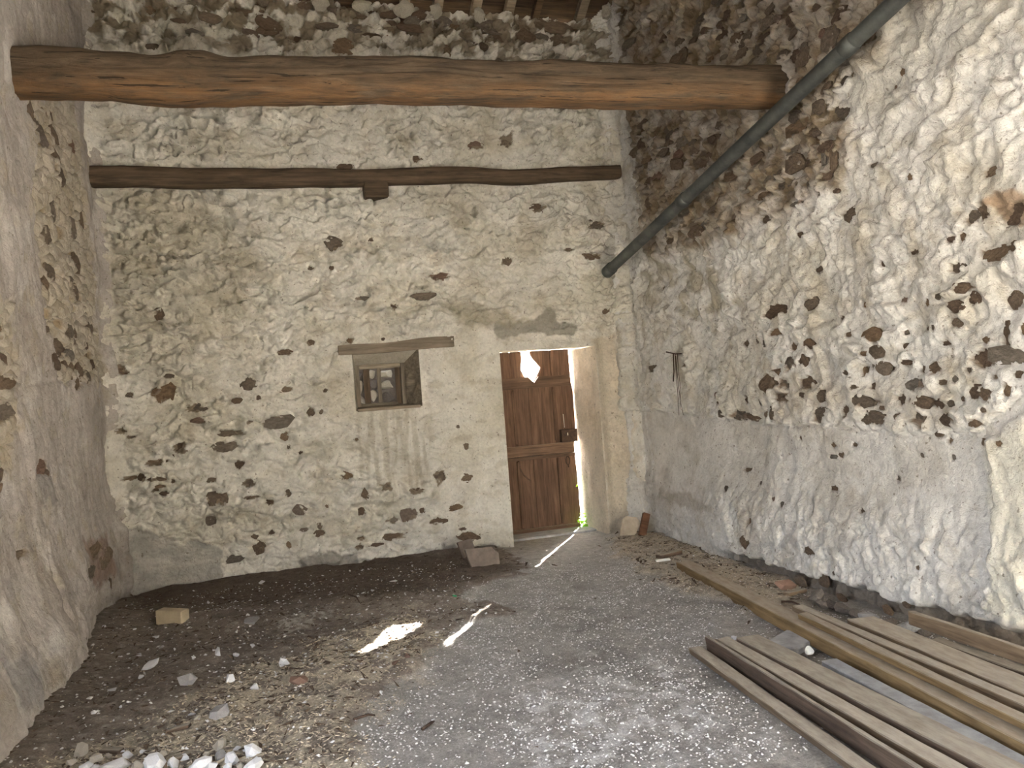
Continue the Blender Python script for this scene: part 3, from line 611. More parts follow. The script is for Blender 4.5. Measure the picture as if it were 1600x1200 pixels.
def on_ground(px, py):
    p = on_floor(px, py, 0.0)
    for _ in range(4): p = on_floor(px, py, fz(p[0], p[1]))
    return p
# ground outside
gm = MB(); gm.add([(-60, 8.37, -.03), (60, 8.37, -.03), (60, 80, -.03), (-60, 80, -.03)], [(0, 1, 2, 3)])
gm.add([(-60, -80, -.03), (60, -80, -.03), (60, YREAR-.35, -.03), (-60, YREAR-.35, -.03)], [(0, 1, 2, 3)])
gm.add([(XR+.3, YREAR-.35, -.03), (60, YREAR-.35, -.03), (60, 8.37, -.03), (XR+.3, 8.37, -.03)], [(0, 1, 2, 3)])
gm.add([(-60, YREAR-.35, -.03), (XL-.35, YREAR-.35, -.03), (XL-.35, 8.37, -.03), (-60, 8.37, -.03)], [(0, 1, 2, 3)])
go = gm.build('ground', M['ground']); props(go, 'pale ground outside the building', 'ground', kind='structure')

# ------------------------------------------------------------------ doorway reveal
def patch_grid(name, c00, c10, c11, c01, n, m_, amp, nrm, col, parent, seed=1, sc=.12):
    """bilinear patch of plaster with light relief"""
    a = np.linspace(0, 1, n)[:, None, None]; b = np.linspace(0, 1, m_)[None, :, None]
    c = [np.array(q, float) for q in (c00, c10, c11, c01)]
    P = (1-a)*(1-b)*c[0]+a*(1-b)*c[1]+a*b*c[2]+(1-a)*b*c[3]
    la = np.linalg.norm(c[1]-c[0]); lb = np.linalg.norm(c[3]-c[0])
    A = a[..., 0]*la+0*b[..., 0]; Bb = b[..., 0]*lb+0*a[..., 0]
    fade = np.minimum(sstep(0, .04, A)*sstep(0, .04, la-A), 1)
    h = amp*(fbm(A/sc, Bb/(sc*2), 4, seed)+.6*billow(A/(sc*.5), Bb/(sc*1.6), 2, seed+5))*fade
    P = P+h[..., None]*np.array(nrm)
    t = np.ones((n, m_, 3))*np.array(col)*(1+.10*fbm(A/.2, Bb/.4, 3, seed+7))[..., None]
    me = np_mesh(name, P.reshape(-1, 3), grid_faces(n, m_), True, t.reshape(-1, 3))
    return link(name, me, parent, M['plaster'])
YO = 8.325; RX = 3.245; LXO = 2.27
REV = (.76, .68, .56)  # plaster tint lifted and warmed to carry the glow from the door
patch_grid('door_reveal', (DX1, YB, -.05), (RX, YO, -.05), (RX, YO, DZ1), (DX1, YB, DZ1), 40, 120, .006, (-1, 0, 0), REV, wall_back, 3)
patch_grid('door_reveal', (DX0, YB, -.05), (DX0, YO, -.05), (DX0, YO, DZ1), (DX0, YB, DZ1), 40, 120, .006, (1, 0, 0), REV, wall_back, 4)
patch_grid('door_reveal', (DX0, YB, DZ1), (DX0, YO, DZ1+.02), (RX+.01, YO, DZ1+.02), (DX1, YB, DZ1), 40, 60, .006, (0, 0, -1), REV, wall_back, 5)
# outer skin of the end wall
m = MB(); m.box(RX+.02, XR+.6, YO-.10, YO, -.1, 5.2); m.box(XL-.4, DX0-.01, YO-.10, YO, -.1, 5.2); m.box(DX0-.01, RX+.02, YO-.10, YO, DZ1+.04, 5.2)
m.build('outer_face', M['mortar'], wall_back)
# threshold
th = MB(); th.box(DX0+.01, RX+.015, YB+.27, YO+.02, -.08, .022)
o = th.build('trim_1', M['concrete'], None, bevel=.006); props(o, 'pale stone door sill under the brown door', kind='structure')

# ------------------------------------------------------------------ door
def on_door(x, y, Y=YD): return hit(x, y, 1, Y)
def dz(x, y): p = on_door(x, y); return (float(p[0]), float(p[2]))
door = empty('door_1', (0, 0, 0)); props(door, 'old brown plank door with a broken diamond-shaped hole', kind='structure')
ztop = DZ1+.017; zb = .0225
split = [DX0+.004] + [dz(x, 640)[0] for x in (803, 828, 836, 866)] + [RX]
hl, hr = dz(814.5, 546)[0], dz(827.5, 546)[0]
XS = dz(828, 640)[0]                                # the split board edge runs through the hole
tip = dz(833.5, 598)
hole_left = [(hl, ztop), (dz(816, 560)[0], dz(816, 560)[1]), dz(814.5, 577), dz(820, 588), (XS, dz(828, 593)[1])]
hole_right = [(XS, dz(828, 593)[1]), tip, dz(839, 588), dz(845, 574.5), dz(832, 560), dz(828.5, 554), (hr, ztop)]
YI, YT = YD+.012, YD+.038
def board(poly, k=0.0, name='board'):
    o = MB().prism(poly, YI+k, YT).build(name, M['door'], door, bevel=.0085)
    # grain along local X: turn the board's data so that its length is X
    R = Matrix.Rotation(math.radians(90), 4, 'Y'); o.data.transform(R); o.matrix_local = R.inverted(); return o
g = -.0002
board([(split[0], zb), (split[1]-g, zb), (split[1]-g, ztop), (split[0], ztop)], .003)
board([(split[1]+g, zb), (XS-g/2, zb)] + [(XS-g/2, hole_left[-1][1])] + hole_left[::-1][1:] + [(split[1]+g, ztop)], .0)
RIGHTB = split[4]
board([(XS+g/2, zb), (RIGHTB-g, zb), (RIGHTB-g, ztop), (hr, ztop)] + hole_right[::-1][1:-1] + [(XS+g/2, hole_right[0][1])], .003)
edge = [(3.217, zb), (3.216, .10), (3.220, .18), (3.217, .30), (3.219, .42), (3.215, .55), (3.212, .68), (3.204, .80), (3.203, .90), (3.210, .955), (3.232, .98), (3.236, 1.2), (3.236, 1.52), (3.222, 1.60), (3.218, 1.75), (3.220, 1.90), (3.219, ztop)]
board([(RIGHTB+g, zb)] + edge + [(RIGHTB+g, ztop)], .001)
def rail(z0, z1, x1, notch=False, name='rail', y0=None):
    poly = [(DX0+.006, z0), (x1, z0), (x1, z1)]
    if notch: poly += [dz(840, 588.5)[:1]+(z1,), (tip[0], tip[1]-.004), dz(824, 589)[:1]+(z1,)]
    poly += [(DX0+.006, z1)]
    return MB().prism(poly, YD-.030 if y0 is None else y0, YI-.001).build(name, M['doorrail'], door)
zr = lambda x, y: dz(x, y)[1]
rail(zr(840, 606), zr(840, 588.5), 3.19, True)
rail(zr(850, 710), zr(850, 694), 3.185)
rail(zr(850, 716), zr(850, 711), 3.185, name='moulding', y0=YD-.040)
rail(zb+.005, zr(860, 822), 3.19)
rail(zb+.002, zb+.03, 3.19, name='moulding', y0=YD-.040)
# cover strips over board joints
for xx in (split[1], split[4]):
    for z0, z1 in ((zr(850, 690), zr(840, 608)), (zr(860, 820), zr(850, 718))):
        o = MB().box(xx-.012, xx+.012, YD-.008, YI-.0005, z0, z1).build('cover_strip', M['door'], door, bevel=.003)
        R = Matrix.Rotation(math.radians(90), 4, 'Y'); o.data.transform(R); o.matrix_local = R.inverted()
# lock box and latch
lx0, lz1 = dz(874, 671.5); lx1, lz0 = 3.222, dz(890, 690)[1]
lk = MB().box(lx0, lx1, YD-.055, YD+.010, lz0, lz1).build('lock_box', M['iron'], door, bevel=.004); lk['label'] = 'dark iron box lock'
kx = (lx0+lx1)/2-.02; kz = (lz0+lz1)/2+.02
MB().box(kx-.005, kx+.005, YD-.058, YD-.053, kz-.016, kz+.012).build('keyhole_plate', M['mortar'], lk)
a = Vector(on_door(872, 711, YD-.03)); b = Vector(on_door(898, 709, YD-.03))
MB().tube([a, a.lerp(b, .4)+Vector((0, -.004, 0)), b], .008, 8).build('bolt', M['iron'], door, True)
c = Vector(on_door(886.5, 713, YD-.03)); ring = [c+Vector((math.sin(w)*.024, -.004, -.045+math.cos(w)*.045)) for w in np.linspace(0, 2*math.pi, 15)]
MB().tube(ring, .005, 6).tube([c+Vector((0, -.004, -.09)), c+Vector((.004, -.004, -.12))], .006, 6).build('ring_pull', M['iron'], door, True)
a = Vector(on_door(810, 719, YD+.006)); MB().tube([a, Vector(on_door(811, 730, YD+.004)), Vector(on_door(818, 742, YD+.0)), Vector(on_door(829, 752, YD+.004))], .008, 6).build('wooden_peg', M['doorrail'], door, True)
a = Vector(on_door(880, 647, YD+.004)); MB().tube([a, Vector(on_door(882, 668, YD+.004))], .004, 6).build('cord', M['mortar'], door, True)

# ------------------------------------------------------------------ barred niche window
win = empty('window_1', (0, 0, 0)); props(win, 'small barred window niche blocked up with white stones', kind='structure')
YW = 7.90; IX0, IX1, IZ0, IZ1 = .835, 1.30, 1.515, 1.905
gcol = (.50, .46, .38)
patch_grid('window_reveal', (WX0, YB, WZ1), (IX0, YW, IZ1), (IX0, YW, IZ0), (WX0, YB, WZ0), 12, 40, .004, (1, 0, 0), gcol, win, 3)
patch_grid('window_reveal', (WX0, YB, WZ1), (IX0, YW, IZ1), (IX1, YW, IZ1), (WX1, YB, WZ1), 12, 40, .004, (0, 0, -1), gcol, win, 5)
patch_grid('window_reveal', (WX0, YB, WZ0), (IX0, YW, IZ0), (IX1, YW, IZ0), (WX1, YB, WZ0), 12, 40, .006, (0, 0, 1), (.30, .26, .20), win, 7)
# right cheek: a grey board with a knot hole
q = [Vector((WX1, YB, WZ0)), Vector((IX1, YW, IZ0)), Vector((IX1, YW, IZ1)), Vector((WX1, YB, WZ1))]
def cheek(n=14, m_=30):
    a = np.linspace(0, 1, n)[:, None]; b = np.linspace(0, 1, m_)[None]
    P = sum(w[..., None]*np.array(v) for w, v in (((1-a)*(1-b), q[0]), (a*(1-b), q[1]), (a*b, q[2]), ((1-a)*b, q[3])))
    aa, bb = a+0*b, b+0*a; h = sstep(.16, .05, np.hypot((aa-.52)*.55, (bb-.47)*.75)-.0)
    P = P+h[..., None]*np.array((.05, .03, 0))
    return np_mesh('cheek_board', P.reshape(-1, 3), grid_faces(n, m_))
link('cheek_board', cheek(), win, M['greywood'])
def wbar(name, x0, x1, z0, z1, y0=YW-.045, y1=YW+.0, mat='greywood', rot=False):
    o = MB().box(x0, x1, y0, y1, z0, z1).build(name, M[mat], win, bevel=.004)
    if rot:
        R = Matrix.Rotation(math.radians(90), 4, 'Y'); o.data.transform(R); o.matrix_local = R.inverted()
    return o
wbar('frame_stile', IX0-.015, IX0+.028, IZ0-.01, IZ1+.01, rot=True); wbar('frame_stile', IX1-.035, IX1+.005, IZ0-.01, IZ1+.01, rot=True)
wbar('frame_rail', IX0+.028, IX1-.035, IZ1-.032, IZ1+.01, y0=YW-.042); wbar('frame_rail', IX0+.028, IX1-.08, IZ0-.01, IZ0+.022, y0=YW-.042)
wbar('mullion', 1.035, 1.072, IZ0+.02, IZ1-.03, y0=YW-.03, rot=True)
wbar('batten', .905, .965, IZ0+.02, IZ1-.03, y0=YW-.005, y1=YW+.02, mat='ledger', rot=True)
wbar('batten', 1.215, 1.262, IZ0+.0, IZ1-.03, y0=YW-.02, y1=YW+.01, mat='ledger', rot=True)
wbar('sill_board', WX0+.015, WX1-.02, WZ0-.012, WZ0+.016, y0=YB-.02, y1=YW-.03, mat='lintel')
MB().box(IX0-.05, IX1+.05, YW+.12, YW+.16, IZ0-.05, IZ1+.05).build('backing', M['rubble'], win)
def rock_mesh(seed, flat=.7, name='rock', sub=1, jit=.22):
    import bmesh
    bm = bmesh.new(); bmesh.ops.create_icosphere(bm, subdivisions=sub+1, radius=1.0); R = np.random.RandomState(seed)
    cuts = [(Vector(R.randn(3)).normalized(), .38+.36*R.rand()) for _ in range(9)]
    for v in bm.verts:
        p = v.co.copy()
        for n_, d in cuts:
            e = p.dot(n_)
            if e > d: p -= n_*(e-d)
        p *= 1+jit*.5*mnoise.noise(p*2.3+Vector((seed, 0, 0))); v.co = (p.x, p.y, p.z*flat)
    me = bpy.data.meshes.new(name); bm.to_mesh(me); bm.free(); return me
for i, (x, z, sx, sz) in enumerate([(.868, 1.83, .05, .07), (.872, 1.70, .045, .08), (.88, 1.575, .06, .06), (1.0, 1.84, .05, .06), (1.0, 1.72, .045, .07), (.995, 1.60, .05, .07), (1.14, 1.82, .075, .075), (1.15, 1.70, .08, .06), (1.15, 1.585, .075, .065)]):
    o = link('blocking_stone', rock_mesh(40+i, 1), win, M['mortar' if i % 4 else 'rubble']); o.location = (x, YW+.075, z); o.scale = (sx, .05, sz)
lp = [on_back(530, 549), on_back(708, 531)]
zc = (lp[0][2]+lp[1][2])/2-.045
li = MB(); nseg = 14
x0, x1 = float(lp[0][0])-.01, float(lp[1][0]); vs = []; fs = []
for i in range(nseg+1):
    u = i/nseg; x = x0+(x1-x0)*u; z0 = WZ1-.012-.006*math.sin(5*u)-.015*(1-u); z1 = WZ1+.055+.045*u+.008*math.sin(9*u+1)
    vs += [(x, YB-.035, z0), (x, YB-.038, z1), (x, YB+.09, z1), (x, YB+.09, z0)]
for i in range(nseg):
    for k in range(4): fs.append((i*4+k, (i+1)*4+k, (i+1)*4+(k+1) % 4, i*4+(k+1) % 4)[::-1])
fs += [(0, 1, 2, 3)[::-1], tuple(nseg*4+k for k in (0, 1, 2, 3))]
li.add(vs, fs).build('lintel', M['lintel'], win)

# ------------------------------------------------------------------ logs
def log(name, p0, p1, r0, r1, n=120, seg=30, sq=.35, bumpy=.06, seed=1, knots=(), mat='beam', cracks=(), sag=0):
    p0, p1 = Vector(p0), Vector(p1); L = (p1-p0).length
    s = np.linspace(0, 1, n)[:, None]; w = np.linspace(0, 2*math.pi, seg, endpoint=False)[None]
    ra, rb = (np.array(r)*1.0 for r in (r0, r1))      # (horizontal, vertical) radii
    cw, sw = np.cos(w), np.sin(w); sup = (np.abs(cw)**(2+4*sq)+np.abs(sw)**(2+4*sq))**(-1/(2+4*sq))
    k = 1+bumpy*fbm(s*L/.55+0*w, np.cos(w)*.6+0*s, 3, seed)+.5*bumpy*fbm(s*L/.8+0*w, np.sin(w)*.8+0*s, 3, seed+3)+.25*bumpy*fbm(s*L/.15+0*w, w*1.5+0*s, 2, seed+5)
    for ks, kw, ka, kr in knots:
        dw = np.angle(np.exp(1j*(w-kw))); k = k+ka*np.exp(-(((s-ks)*L/kr)**2+(dw/.55)**2))
    for c0, c1, cw0, dp in cracks:
        ww = cw0+.12*np.sin(s*L*3.1+cw0); dw = np.angle(np.exp(1j*(w-ww)))
        k = k-dp*np.exp(-(dw/.055)**2)*sstep(c0, c0+.04, s)*sstep(c1, c1-.04, s)
    rh = ra[0]+(rb[0]-ra[0])*s; rv = ra[1]+(rb[1]-ra[1])*s
    X = s*L+0*w; Yy = cw*sup*rh*k+.02*fbm(s*L/1.6, 0*s+seed, 2, seed+8); Zz = sw*sup*rv*k+.03*fbm(s*L/1.3, 0*s+seed+3, 2, seed+9)-sag*4*s*(1-s)
    V = np.stack([X, Yy, Zz], -1).reshape(-1, 3)
    q = []
    i = np.arange(n-1)[:, None]*seg; j = np.arange(seg)[None]; j2 = (j+1) % seg
    q = np.stack([i+j, i+seg+j, i+seg+j2, i+j2], -1).reshape(-1, 4)[:, ::-1]
    me = np_mesh(name, V, q, True); o = link(name, me, None, M[mat])
    d = (p1-p0).normalized(); yv = Vector((0, 0, 1)).cross(d).normalized(); zv = d.cross(yv)
    o.matrix_world = Matrix(((d.x, yv.x, zv.x, p0.x), (d.y, yv.y, zv.y, p0.y), (d.z, yv.z, zv.z, p0.z), (0, 0, 0, 1)))
    return o
bl = hit(28, 117, 0, XL); br = hit(1220, 140, 0, XR)
dv = (br-bl)/np.linalg.norm(br-bl)
o = log('tie_beam', bl-dv*.06, br+dv*.04, (.135, .142), (.13, .138), 260, 80, .30, .115, 3,
        knots=[(.225, 1.85, .30, .12), (.20, 2.3, .16, .09), (.10, 3.3, .08, .10), (.37, 3.2, .07, .05), (.40, 3.05, .06, .04), (.14, 4.2, .08, .12), (.62, 3.6, .05, .06)],
        cracks=[(.30, .62, 3.15, .13), (.45, .80, 2.9, .11), (.55, .98, 3.35, .10), (.10, .3, 3.4, .08), (.2, .55, 2.7, .08)])
props(o, 'thick rough-hewn brown tie beam crossing the room near the roof', 'beam')
a = on_back(133, 281); b = on_back(957, 275)
o = log('ledger_beam', (XL-.03, YB-.095, a[2]), (b[0]+.03, YB-.10, b[2]-.005), (.075, .092), (.065, .068), 130, 24, .45, .06, 9, mat='ledger', sag=.02, cracks=[(.05, .95, 3.3, .05)])
props(o, 'thin dark wooden ledger pole set along the end wall', 'beam')
c = on_back(585, 299); o = MB().box(c[0]-.115, c[0]+.115, YB-.16, YB+.05, c[2]-.095, c[2]+.075).build('corbel_block', M['ledger'], None, bevel=.012)
props(o, 'short dark squared timber end under the ledger pole', 'timber block')

# ------------------------------------------------------------------ sloping drain pipe
pe = hit(950, 424, 1, 7.50); pt = hit(1402, 0, 0, 3.54)
pipe = empty('drain_pipe', tuple(pe)); props(pipe, 'dull grey zinc pipe slanting up across the side wall', 'pipe')
d = (pt-pe); Lp = np.linalg.norm(d); d = d/Lp
at = lambda s_: Vector(d*s_)
RP = .052
MB().tube([at(0.0), at(.55*Lp), at(1.9*Lp)], RP, 28, False).build('pipe_run', M['zinc'], pipe, True)
def s_of(px, py):
    best = min(((abs((800+F_PX*((pe+d*s_-EYE)@RGT)/((pe+d*s_-EYE)@FWD))-px), s_) for s_ in np.linspace(0, Lp*1.3, 600))); return best[1]
for (px, py) in ((1068, 320), (1326, 86)):
    s0 = s_of(px, py)
    MB().tube([at(s0-.05), at(s0-.045), at(s0+.045), at(s0+.05)], [RP, RP+.007, RP+.007, RP], 28, False).build('socket_joint', M['zinc'], pipe, True)
MB().tube([at(-.03), at(-.025), at(.10), at(.105)], [RP+.004, RP+.010, RP+.010, RP], 28, False).build('end_collar', M['zinc'], pipe, True)
MB().tube([at(.02), at(.025)], RP-.002, 28, True).build('end_plug', M['iron'], pipe)

# ------------------------------------------------------------------ roof
roof = empty('ceiling', (0, 0, 0)); props(roof, 'dark boarded roof slope on rafters above the end wall', kind='structure')
ym = (YB+YREAR)/2; zr_ = ZTOP+ROOF_S*(YB-ym)
sl = math.hypot(1, ROOF_S)
def roof_pt(x, s_, up): # s_ metres along the slope from the wall top, up = offset normal to slope
    return (x, YB-s_/sl-up*(-ROOF_S)/sl*-1, ZTOP+s_*ROOF_S/sl+up/sl)
def slab(name, x0, x1, s0, s1, u0, u1, mat):
    vs = [roof_pt(x, s_, u) for x in (x0, x1) for s_ in (s0, s1) for u in (u0, u1)]
    fs = [(0, 1, 3, 2), (4, 6, 7, 5), (0, 4, 5, 1), (2, 3, 7, 6), (0, 2, 6, 4), (1, 5, 7, 3)]
    return MB().add(vs, fs).build(name, M[mat], roof)
RU = .16
w_ = .0; k = 0; s_ = -.35
while s_ < 2.6:
    bw = .13+.05*random.random(); slab('roof_board', XL-.4, XR+.4, s_, s_+bw-.012, RU+.004*random.random(), RU+.03, 'roofboard'); s_ += bw
slab('roof_deck', XL-.45, XR+.45, -.6, (YB-ym)*sl+.02, RU+.032, RU+.08, 'roofboard')
m = MB(); m.add([(XL-.45, ym, zr_+.2), (XR+.45, ym, zr_+.2), (XR+.45, YREAR-.6, ZTOP-.3), (XL-.45, YREAR-.6, ZTOP-.3), (XL-.45, ym, zr_+.3), (XR+.45, ym, zr_+.3), (XR+.45, YREAR-.6, ZTOP-.2), (XL-.45, YREAR-.6, ZTOP-.2)], [(0, 1, 2, 3), (7, 6, 5, 4), (0, 4, 5, 1), (1, 5, 6, 2), (2, 6, 7, 3), (3, 7, 4, 0)])
m.build('roof_deck', M['roofboard'], roof)
RAFT = [430, 495, 563, 632, 683, 742, 793, 835, 903, 948]
for i, px in enumerate(RAFT):
    x = float(on_back(px, 25)[0]); hw = .045 if px not in (835,) else .035
    vs = [roof_pt(x+dx, s_, u) for dx in (-hw, hw) for s_ in (-.25, (YB-ym)*sl) for u in (-.01, RU-.001)]
    fs = [(0, 1, 3, 2), (4, 6, 7, 5), (0, 4, 5, 1), (2, 3, 7, 6), (0, 2, 6, 4), (1, 5, 7, 3)]
    o = MB().add(vs, fs).build('rafter', M['rafter' if px != 835 else 'roofboard'], roof)
# mortar lumps bedding the rafter feet
for i, px in enumerate((430, 495, 563, 627, 677, 742)):
    c = on_back(px, 14 if px > 600 else 4)
    o = link('mortar_lump', rock_mesh(70+i, .9, 'mortar_lump', 2, .5), wall_back, M['mortar']); o.location = (c[0], YB-.12, ZTOP-.02); o.scale = (.10, .10, .085)
o = link('mortar_lump', rock_mesh(78, .9, 'mortar_lump', 2, .5), wall_back, M['mortar']); c = on_back(942, 25); o.location = (c[0], YB-.12, c[2]-.02); o.scale = (.10, .10, .13)

# ------------------------------------------------------------------ iron hook with hanging wires on the right wall
c = Vector(on_right(1055, 553)); xo = c.x-.07-R_.at(c.y, c.z)
hook = empty('iron_hook', (xo, c.y, c.z)); props(hook, 'rusty nail with hanging iron wires on the side wall near the corner', 'hook')
def rp(px, py): p = hit(px, py, 0, xo); return Vector(p)-Vector((xo, c.y, c.z))
MB().tube([rp(1041, 550), rp(1055, 553), rp(1056, 553)+Vector((.12, 0, 0))], .006, 8).build('nail', M['iron'], hook, True)
for i, pts in enumerate([[(1055, 553), (1056, 580), (1055, 596)], [(1056, 553), (1058, 590), (1061, 625), (1062, 649)], [(1055, 556), (1059, 600), (1063, 630), (1067, 648)], [(1056, 553), (1057, 575), (1060, 600), (1061, 640)]]):
    MB().tube([rp(*p)+Vector((.012*i-.02, 0, 0)) for p in pts], [.005, .003, .0025, .002][:len(pts)] if i else .006, 6).build('wire', M['iron'], hook, True)

# ------------------------------------------------------------------ timber on the floor
def timber(name, A, Bp, ztop_, w, t, mat, label, side=1, over=.4, warp=0, roll=0, cat='plank', group='old timbers lying by the side wall', zend=None):
    """A far end, Bp nearer point of the top front edge (pixels), at height ztop_; w goes to the right of the edge"""
    a = on_floor(*A, ztop_); zb_ = ztop_ if zend is None else zend; b = on_floor(*Bp, zb_); v = b-a; L = np.linalg.norm(v)+over; v = v/np.linalg.norm(v)
    xv = Vector(v); yv = Vector((0, 0, 1)).cross(xv).normalized()      # to the right wall when running towards the viewer
    zv = xv.cross(yv)
    n = 26; vs = []; fs = []; R = np.random.RandomState(int(A[0]))
    sec = [(0, 0), (w, 0), (w, -t), (0, -t)]; ch = .004
    prof = [(ch, 0), (w-ch, 0), (w, -ch), (w, -t+ch), (w-ch, -t), (ch, -t), (0, -t+ch), (0, -ch)]; m_ = len(prof)
    ph = R.rand()*6
    for i in range(n+1):
        s_ = i/n; x = s_*L; bow = warp*4*s_*(1-s_)
        for k, (py, pz) in enumerate(prof):
            j = .0010*math.sin(x*7+k*1.7+ph)+.0008*math.sin(x*19+k*2.3)
            vs.append((x+(.012*math.sin(k*2.1+ph) if i == 0 else 0), py+j+bow, pz+(j*.6 if pz > -t/2 else 0)))
    for i in range(n):
        for k in range(m_): fs.append((i*m_+k, i*m_+(k+1) % m_, (i+1)*m_+(k+1) % m_, (i+1)*m_+k))
    fs += [tuple(range(m_-1, -1, -1)), tuple(n*m_+k for k in range(m_))]
    o = link(name, pymesh(name, vs, fs), None, M[mat])
    o.matrix_world = Matrix(((xv.x, yv.x, zv.x, a[0]), (xv.y, yv.y, zv.y, a[1]), (xv.z, yv.z, zv.z, a[2]), (0, 0, 0, 1)))
    if roll: o.matrix_world = o.matrix_world @ Matrix.Rotation(roll, 4, 'X')
    return props(o, label, cat, group)
timber('timber', (1057,878), (1600,1162), .088, .120, .080, 'lumber', 'longest yellowed squared timber reaching farthest towards the door', zend=.098)
timber('timber', (1246,958), (1600,1129), .128, .062, .033, 'lumber', 'narrow yellowed batten lying right against the longest timber', zend=.137)
timber('timber', (1238,946), (1600,1102), .125, .066, .118, 'plank', 'brown batten beside the pale grey board, near the wall foot')
timber('board', (1325,968), (1600,1085), .112, .160, .105, 'plank', 'wide pale grey dusty board on the wall side of the pile')
timber('board', (1452,999), (1600,1051), .105, .075, .098, 'darkplank', 'short brown board tucked under the plank against the wall')
timber('board', (1420,955), (1600,1014), .185, .030, .075, 'plank', 'brown plank standing on edge against the side wall foot')
timber('board', (1077,1012.5), (1340,1203), .040, .075, .034, 'plank', 'leftmost thin board of the near timbers, lying on the concrete')
timber('board', (1102,994), (1432,1200), .092, .026, .086, 'darkplank', 'dark board standing on edge, second from the concrete side')
timber('board', (1117,998), (1470,1200), .085, .086, .080, 'plank', 'pale dusty board with a ragged edge between two dark boards')
timber('board', (1151,997), (1539,1200), .088, .138, .082, 'darkplank', 'wide dark-edged board beside the concrete post')
timber('concrete_post', (1283,1032), (1478,1137), .075, .085, .072, 'concrete', 'rough grey concrete post lying between the boards and the long timber', cat='post', over=.5, group=None)

# ------------------------------------------------------------------ loose things on the floor
def shard_mesh(seed, n=13, flat=.75):
    import bmesh
    R = np.random.RandomState(seed); bm = bmesh.new()
    for k in range(n):
        p = R.randn(3); p = p/np.linalg.norm(p)*(.75+.4*R.rand()); bm.verts.new((p[0], p[1]*.85, p[2]*flat))
    r = bmesh.ops.convex_hull(bm, input=bm.verts[:]); bmesh.ops.delete(bm, geom=[g for g in r['geom_interior'] if isinstance(g, bmesh.types.BMVert)], context='VERTS')
    me = bpy.data.meshes.new('rock'); bm.to_mesh(me); bm.free(); return me
ROCKS = [shard_mesh(200+i, 11) for i in range(10)]
ROCKS_FINE = [shard_mesh(230+i, 24, .8) for i in range(6)]
_rc = {}
def rock(name, px, py, wpx, hpx, mat, label, cat, group=None, fine=False, sink=.25):
    p = on_ground(px, py+hpx*.35); k = depth_of(p)/F_PX; i = RS.randint(6 if fine else 10); key = (fine, i, mat)
    if key not in _rc:
        me = (ROCKS_FINE if fine else ROCKS)[i].copy(); me.materials.clear(); me.materials.append(M[mat]); _rc[key] = me
    o = link(name, _rc[key]); sx = wpx*k/2*1.3; sz = max(hpx*k/2*1.35, sx*.35)
    o.scale = (sx, sx*(.7+.5*RS.rand()), sz); o.rotation_euler = (.25*RS.randn(), .25*RS.randn(), RS.rand()*6.28)
    o.location = (p[0], p[1], p[2]+sz*.5*(1-sink)); return props(o, label, cat, group)
def crop4(x, y): return (x/4, 900+y/4)
big = [(710,1180,170,100,'white_chunk','large bluish white plaster lump at the lower edge, left of the heap'),
       (960,1160,150,110,'white_chunk','broad white plaster lump in the middle of the heap at the lower left'),
       (1580,1080,115,95,'white_chunk','flat bluish white plaster slab, upper one at the right end of the heap'),
       (1580,1185,115,70,'white_chunk','flat bluish white plaster slab, lower one at the right end of the heap'),
       (1240,1175,140,80,'white_chunk','white plaster lump right of the broad lump in the heap'),
       (1375,1120,75,65,'grey_chunk','small grey stone among the white plaster lumps'),
       (1445,1135,90,75,'white_chunk','white lump between the grey stone and the flat slabs'),
       (1370,1050,95,70,'beige_chunk','pale rounded lump above the grey stone of the heap'),
       (510,1085,80,85,'beige_chunk','jagged beige mortar lump at the left end of the heap'),
       (600,1140,100,80,'beige_chunk','beige mortar lump behind the large bluish lump'),
       (800,1115,70,55,'white_chunk','small white lump on top between two large lumps'),
       (1085,1170,80,60,'white_chunk','small white lump beside the broad lump of the heap'),
       (450,1165,60,45,'beige_chunk','small beige lump nearest the left wall in the heap'),
       (1170,640,115,85,'grey_chunk','grey mortar lump with a chipped edge on the dark earth'),
       (1440,635,62,85,'white_chunk','upright white plaster flake right of the grey mortar lump'),
       (1360,470,52,70,'white_chunk','narrow white flake beyond the upright flake'),
       (1480,490,44,32,'white_chunk','little flat white flake beside the narrow white flake'),
       (1595,690,60,50,'white_chunk','small white block at the edge of the pale chaff'),
       (995,440,54,54,'grey_chunk','small grey stone on the dark earth below the cream brick'),
       (1380,840,125,85,'grey_chunk','speckled grey stone lying where the chaff begins'),
       (940,552,90,45,'white_chunk','flat white shard on the dark earth by the left wall'),
       (1235,880,44,44,'beige_chunk','small pale pebble left of the speckled grey stone'),
       (1575,275,90,45,'grey_chunk','flat grey white slab piece on the earth right of the cream brick'),
       (1775,530,62,75,'white_chunk','thin pointed white shard standing in the earth'),
       (1870,640,90,70,'red_chunk','rounded brown clod beside the pale chaff')]
for x, y, w, h, mt, lb in big:
    px, py = crop4(x, y); rock('plaster_lump' if mt in ('white_chunk', 'beige_chunk') else 'stone_lump', px, py, w/4, h/4, mt, lb, 'lump' if mt in ('white_chunk', 'beige_chunk') else 'stone', 'loose lumps on the earth at lower left', fine=w > 65)
for x, y, w, h in [(700,710,56,28),(560,765,42,22),(590,850,42,26),(650,310,22,20),(1580,430,32,22),(1200,860,50,30),(880,630,40,20),(870,492,36,18),(780,590,30,22),(700,480,20,14),(1300,165,24,16),(1090,455,18,20),(625,635,26,14),(755,815,16,24),(710,900,16,18),(735,985,22,20),(1010,885,18,18),(1430,750,16,16),(840,330,24,16),(925,460,20,16),(975,380,40,16),(1210,505,26,14),(1640,40,40,20)]:
    px, py = crop4(x, y); rock('plaster_flake', px, py, w/4, h/4, 'white_chunk', 'small white plaster flake scattered on the dark earth by the left wall', 'flake', 'small white flakes on the dark earth')
